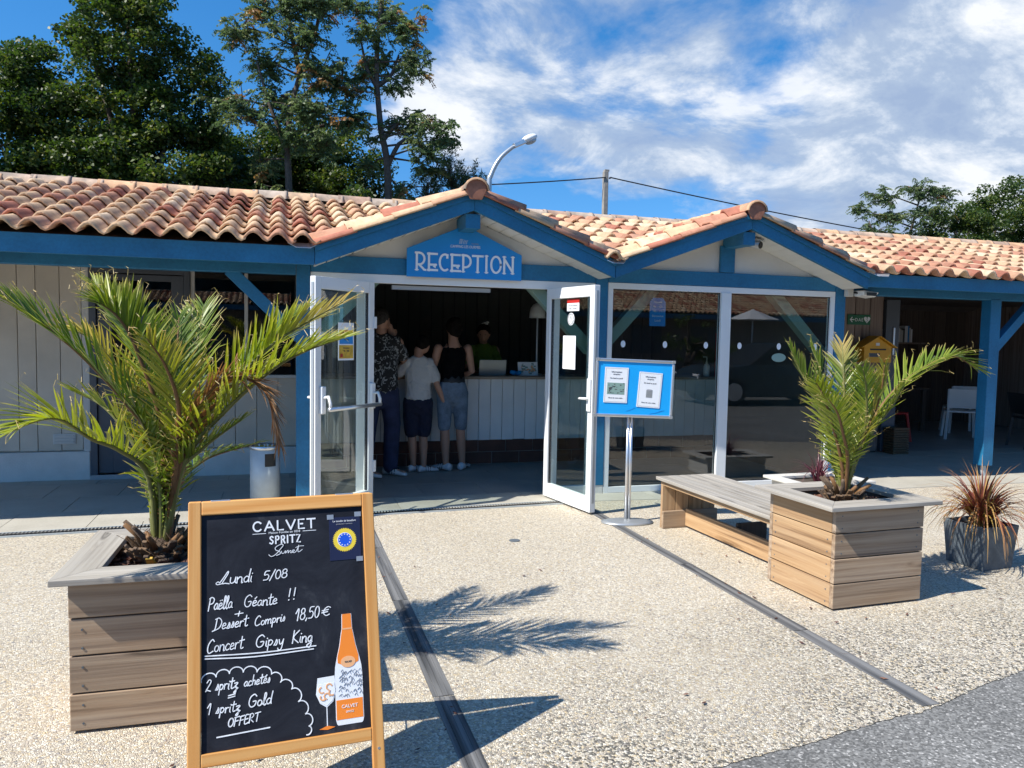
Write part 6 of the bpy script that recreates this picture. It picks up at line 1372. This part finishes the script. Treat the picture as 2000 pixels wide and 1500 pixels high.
# feathery robinias: trunk, limbs, drooping compound leaves on twigs
def robinia(label, base, trunk, limbs_, clumps, seed, nleaf=52, dens=1.35, group=None, tr=.095):
    rg = random.Random(seed); t = thing('robinia_tree', label, 'tree', base, 0, group); B_ = Vector(base); mb = MB()
    T_ = catmull([Vector(p)-B_ for p in trunk], 24); mb.tube([tuple(p) for p in T_], [tr*(1-.72*i/23) for i in range(24)], 9)
    for l in limbs_:
        P = catmull([Vector(p)-B_ for p in l], 12); mb.tube([tuple(p) for p in P], [.055*(1-.75*i/11)+.006 for i in range(12)], 6)
    C = []; D = []; G_ = []
    for (c, r, n) in clumps:
        c = Vector(c)-B_; src = min(T_, key=lambda q: (q-c).length)
        for _ in range(int(n*dens)):
            u = Vector((rg.gauss(0,1),rg.gauss(0,.8),rg.gauss(0,.8))).normalized()*rg.uniform(.2,1.0); e = c+Vector((u.x*r[0]*1.75,u.y*r[0]*1.4,u.z*r[1]*1.5)); 
            s = e.lerp(c, .7)+Vector((0,0,-.1)); mid = s.lerp(e,.5)+Vector((0,0,.06)); mb.tube([tuple(s),tuple(mid),tuple(e)], [.012,.009,.004], 4)
            g0 = rg.random(); g0 = .97 if g0 > .93 else g0*.8
            for _l in range(rg.randint(5,8)):       # compound leaves springing from the twig
                b = s.lerp(e, rg.uniform(.25,1.05)); dr = Vector((rg.uniform(-1,1),rg.uniform(-1,1),rg.uniform(-.5,.35))).normalized(); Lc = rg.uniform(.16,.28)
                nl = 7
                for q in range(nl):
                    f = (q+.6)/nl; p = b+dr*Lc*f+Vector((0,0,-.09*f*f)); sd_ = dr.cross(Vector((0,0,1))).normalized()
                    for sg in (-1,1): C.append(tuple(p+sd_*sg*.030)); D.append(tuple(sd_*sg+dr*.5+Vector((0,0,-.4)))); G_.append(min(1,max(0,g0+rg.uniform(-.12,.12))))
        mb.tube([tuple(src), tuple(src.lerp(c,.6)+Vector((0,0,.05))), tuple(c)], [.03,.02,.012], 5)
    obj('trunk', mb, 'bark', t, smooth=True)
    link('crown', leaves_mesh('crown', np.array(C), 'robinia_leaf', .078, 1.9, .0, .2, np.array(G_), np.array(D)), t); return t
Yr = 18.6; k_ = Yr/20
def q(x, z): return (x*k_, Yr+RS.uniform(-.5,.5), 1.5+(z-1.5)*k_)
robinia('tall feathery robinia with a forked crown in front of the dark oaks', q(.2,1.5)[:2]+(0,), [(.2*k_,Yr,0),(.22*k_,Yr,4.5),(.18*k_,Yr,6.0),(.45*k_,Yr,7.3),(.9*k_,Yr,8.6),(1.1*k_,Yr,10.3)],
  [[(.2*k_,Yr,5.6),(-.2,Yr,6.6),(-.5,Yr,7.6)],[(.3*k_,Yr,6.6),(.9,Yr,7.3),(1.5,Yr,7.8)],[(.5*k_,Yr,7.3),(.2,Yr,8.6),(.1,Yr,9.8)],[(.2*k_,Yr,6),(1.0,Yr,6.3),(1.6,Yr,6.4)]],
  [(q(-.9,8.8),(.35,.4),16),(q(-.4,9.3),(.35,.4),14),(q(.2,9.4),(.4,.5),16),(q(.9,9.4),(.5,.5),22),(q(1.5,9.7),(.4,.35),12),(q(.5,8.7),(.5,.45),22),(q(-.4,8.2),(.5,.45),20),(q(-1.3,7.2),(.4,.35),14),(q(-.8,6.8),(.5,.4),20),(q(.0,7.3),(.5,.45),20),
   (q(.9,7.9),(.55,.45),24),(q(1.5,7.7),(.45,.5),20),(q(1.7,6.9),(.4,.35),14),(q(.7,6.9),(.6,.4),24),(q(.1,6.4),(.5,.3),14),(q(1.0,6.1),(.5,.35),16),(q(-.4,5.7),(.4,.4),12),(q(.2,4.9),(.35,.35),10),(q(-.1,4.3),(.3,.3),8)], 31)
robinia('slender robinia with a bare lower trunk standing against open sky', (2.68*k_,Yr,0), [(2.68*k_,Yr,0),(2.66*k_,Yr,5.0),(2.45*k_,Yr,6.4),(2.34*k_,Yr,7.8),(2.45*k_,Yr,9.2),(2.6*k_,Yr,10.2)],
  [[(2.6*k_,Yr,5.4),(3.0*k_,Yr,6.1),(3.6*k_,Yr,6.0),(3.95*k_,Yr,5.6)],[(2.45*k_,Yr,6.0),(2.9*k_,Yr,6.5),(3.6*k_,Yr,6.9)],[(2.35*k_,Yr,7.3),(2.7*k_,Yr,7.6),(2.9*k_,Yr,8.1)],[(2.35*k_,Yr,7.3),(2.1*k_,Yr,7.7),(1.95*k_,Yr,8.3)]],
  [(q(2.5,9.6),(.45,.45),20),(q(3.1,9.2),(.4,.5),18),(q(2.1,9.0),(.35,.45),14),(q(2.7,8.6),(.5,.4),20),(q(3.3,8.3),(.3,.4),12),(q(2.1,8.1),(.3,.35),9),(q(2.9,7.9),(.3,.25),8),(q(3.1,6.9),(.42,.35),16),(q(3.7,6.8),(.42,.3),16),(q(4.2,6.6),(.3,.25),9),
   (q(3.5,6.2),(.4,.3),14),(q(3.9,5.9),(.35,.25),10),(q(2.3,6.5),(.18,.15),3),(q(2.3,5.9),(.22,.25),4),(q(3.0,5.2),(.3,.3),6)], 32, tr=.10)
Yr2 = 21.5; k2 = Yr2/20
def q2(x, z): return (x*k2, Yr2+RS.uniform(-.4,.4), 1.5+(z-1.5)*k2)
robinia('wide sparse robinia with sky showing through it on the right', (18.9*k2,Yr2,0), [(18.9*k2,Yr2,0),(18.9*k2,Yr2,3.5),(19.2*k2,Yr2,5.2),(19.5*k2,Yr2,6.4)],
  [[(18.9*k2,Yr2,3.5),(18.1*k2,Yr2,4.6),(17.6*k2,Yr2,5.6)],[(18.9*k2,Yr2,4),(19.9*k2,Yr2,5.2),(20.5*k2,Yr2,6.2)]],
  [(q2(17.5,5.7),(.3,.3),8),(q2(17.8,5.1),(.4,.3),10),(q2(18.5,6.2),(.5,.35),16),(q2(19.2,6.3),(.55,.35),18),(q2(20.0,6.3),(.5,.35),14),(q2(18.6,5.6),(.5,.4),18),(q2(19.4,5.6),(.55,.4),18),(q2(20.3,5.6),(.45,.4),12),(q2(18.4,5.0),(.5,.35),14),(q2(19.2,4.9),(.5,.35),16),(q2(20.0,5.0),(.5,.35),12),(q2(17.9,4.5),(.4,.3),8),(q2(18.8,4.3),(.5,.3),12)], 33)
# pine: whorls of needle tufts
def pine(label, base, H, blobs, seed):
    rg = random.Random(seed); t = thing('pine_tree', label, 'tree', base); mb = MB(); mb.tube([(0,0,0),(0,0,H)], [.12,.03], 8); C = []; D = []
    for (c, r, n) in blobs:
        c = Vector(c)-Vector(base)
        for _ in range(n):
            e = c+Vector((rg.gauss(0,.5)*r,rg.gauss(0,.4)*r,rg.gauss(0,.5)*r)); d = Vector((rg.uniform(-.5,.5),rg.uniform(-.5,.5),1)).normalized(); mb.tube([tuple(c-Vector((0,0,.2))), tuple(e)], [.012,.006], 4)
            for _n in range(34):
                f = rg.uniform(0,.30); o_ = Vector((rg.gauss(0,1),rg.gauss(0,1),rg.gauss(0,.4)+.7)).normalized(); C.append(tuple(e+d*f+o_*.055)); D.append(tuple(o_*2))
        mb.tube([(0,0,max(1,c.z-.6)), tuple(c)], [.03,.012], 5)
    obj('trunk', mb, 'bark', t, smooth=True); link('crown', leaves_mesh('crown', np.array(C), 'pine_leaf', .13, 7, 0, 0, None, np.array(D)), t)
pine('bluish green pine top showing beside the entrance gable', (4.2,Y0-1,0), 5.4, [((3.5,Y0-1,5.0),.40,34),((3.5,Y0-1,4.4),.5,34),((4.1,Y0-1,5.4),.45,40),((4.4,Y0-1,5.0),.45,40),((4.7,Y0-1,5.3),.3,24),((4.0,Y0-1,4.6),.5,40),((4.8,Y0-1,4.6),.4,34)], 41)

# litter blown on to the paving
C = []; n_ = 150
for i in range(n_):
    a = RS.rand(); x = RS.uniform(-1.6,5.4); y = RS.uniform(2.5,6.3)
    if a < .35: x = (.65 if RS.rand() < .5 else 2.6)+RS.normal()*.12
    elif a < .6: x, y = 3.3+RS.normal()*.5, 3.6+RS.normal()*.5
    C.append((x, y, .008))
mb = MB(); lv = []
for x, y, z in C:
    if 2.93 < x < 3.61 and 3.5 < y < 4.1: continue
    a = RS.uniform(0,6.28); L_ = RS.uniform(.006,.02) if RS.rand() < .7 else RS.uniform(.03,.055); w = .0012 if L_ > .03 else L_*.45; d = Vector((math.cos(a),math.sin(a),0)); s = Vector((-d.y,d.x,0)); c = Vector((x,y,z))
    mb.add([tuple(c-d*L_), tuple(c+s*w), tuple(c+d*L_+Vector((0,0,.004))), tuple(c-s*w)], [(0,3,2,1)]); lv += [(RS.uniform(.3,1),0,0,1)]*4
me = mb.mesh('leaf_litter','bark_chip'); setlv(me, lv); tag(link('leaf_litter', me), 'scattered dry leaves and pine needles on the pebble paving', 'leaf litter', None, 'stuff')

# ================================================================== WHAT STANDS BEHIND THE PHOTOGRAPHER (seen only in the glass)
ob = thing('opposite_building', 'tile roofed timber building across the drive, seen only as a reflection', 'building', (3,-11.5,0))
XE = 27  # building extended this far, unseen, to darken the reflection in the right pane
def op(name, q, mat): return obj(name, MB().box(*q), mat, ob)
op('wall', (-12,XE,-.1,0,0,2.4), 'barn_wood'); op('side_wall', (-12,-11.9,-5,-.1,0,2.4), 'barn_wood'); op('side_wall', (XE-.1,XE,-5,-.1,0,2.4), 'barn_wood'); op('fascia', (-12.3,XE+.3,.72,.76,2.25,2.42), 'blue_paint')
rf = obj('roof', MB().add([(-12.3,.78,2.42),(XE+.3,.78,2.42),(XE+.3,-2.8,3.6),(-12.3,-2.8,3.6),(-12.3,-6,2.42),(XE+.3,-6,2.42)], [(1,0,3,2),(2,3,4,5)]), 'tile_mortar', ob)
for i in range(-2,6): op('window', (i*2.4-.6,i*2.4+.6,.005,.04,1.0,2.0), 'dark_frame'); 
mb = MB(); base = np.array(tgeo.v); rn = []
for i in range(204):
    for k in range(11):
        M = jit(frame((-1,0,0), (0,-1,.33), (-12+i*.190+.1, .6-k*.305, 2.49+k*.1005))); A = np.array(M); mb.add([tuple(p) for p in (base@A[:3,:3].T+A[:3,3])], tgeo.f); rn += [random.random()]*len(base)
me = mb.mesh('roof_tiles','roof_tile',True); at = me.attributes.new('rnd','FLOAT','POINT'); at.data.foreach_set('value', rn); tag(link('roof_tiles', me, ob), kind='stuff')
oak('dark oak behind the opposite building, seen only as a reflection', (2.0,-20,0), 3, [((1,-20,5.5),(3,2,2.4)),((4.5,-20,5.0),(2.6,2,2.2)),((-2.5,-20,4.8),(2.6,2,2.0))], seed=8, per=120, leaf=.26, k=.7, rr=.6)
oak('second dark oak further along behind the opposite building, seen only as a reflection', (11,-20,0), 3, [((9.5,-20,5.2),(2.8,2,2.2)),((13,-20,5.6),(3,2,2.5)),((17,-20,5.6),(3.2,2,2.4)),((22,-20,5.4),(3,2,2.4)),((27,-20,5.4),(3,2,2.4))], seed=9, per=120, leaf=.26, k=.7, rr=.6)  # crown lobes added along the extension to keep bright sky out of the reflection
oak('leafy shrub beside the car across the drive, seen only as a reflection', (11.6,-6.8,0), .8, [((11.6,-6.8,1.5),(.9,.8,.8)),((12.4,-6.9,1.2),(.7,.6,.7))], seed=15, per=500, leaf=.10, k=1.2, rr=.25, name='shrub')
ps = thing('parasol', 'open white parasol across the drive, seen only as a reflection', 'parasol', (14.9,-8.4,0)); obj('pole', MB().tube([(0,0,0),(0,0,2.5)], .025, 8), 'silver', ps)
mb = MB(); n = 8
for i in range(n): a = 2*math.pi*i/n; mb.v.append((.85*math.cos(a),.85*math.sin(a),2.2))
mb.v.append((0,0,2.55)); mb.f += [(i,(i+1)%n,n) for i in range(n)]; obj('canopy', mb, 'print_white', ps); obj('base', MB().lathe([(.25,0),(.25,.06),(.03,.08)], n=16), 'slate', ps)
car = thing('parked_car', 'dark grey estate car parked across the drive, seen only as a reflection', 'car', (11.4,-2.6,0), R(183))
def body_sec(x, w, z0, z1): return [(x,-w,z0),(x,w,z0),(x,w*1.0,z1*.75),(x,w*.94,z1),(x,-w*.94,z1),(x,-w,z1*.75)]
S_ = [(-2.2,.72,.35,.72),(-2.1,.84,.22,.86),(-1.3,.88,.20,.95),(.9,.88,.20,.95),(1.6,.86,.22,.88),(2.15,.78,.28,.72),(2.25,.65,.38,.62)]
mb = MB(); vs = [p for s in S_ for p in body_sec(*s)]; fs = [(i*6+j,i*6+(j+1)%6,(i+1)*6+(j+1)%6,(i+1)*6+j) for i in range(len(S_)-1) for j in range(6)]+[tuple(range(6))[::-1],tuple(36+j for j in range(6))]
mb.add(vs, fs); obj('body', mb, 'car_paint', car, bev=.03)
obj('cabin', MB().add([(-2.05,-.80,.93),(.95,-.80,.93),(.95,.80,.93),(-2.05,.80,.93),(-1.75,-.62,1.44),(.15,-.62,1.44),(.15,.62,1.44),(-1.75,.62,1.44)], [(0,3,2,1),(4,5,6,7),(0,1,5,4),(1,2,6,5),(2,3,7,6),(3,0,4,7)]), 'black', car, bev=.04); obj('roof_panel', MB().box(-1.7,.12,-.6,.6,1.425,1.46), 'car_paint', car, bev=.02)
for x in (-1.35,1.35):
    for s in (-1,1):
        w = obj('wheel', MB().tube([(x,s*.70,.32),(x,s*.885,.32)], .32, 22), 'rubber', car, smooth=False); obj('rim', MB().tube([(x,s*.886,.32),(x,s*.895,.32)], .21, 16), 'silver', w)
for s in (-1,1): obj('headlight', MB().box(2.12,2.2,s*.58-.14,s*.58+.14,.60,.72), 'print_white', car, bev=.02)
bpy.context.view_layer.update()
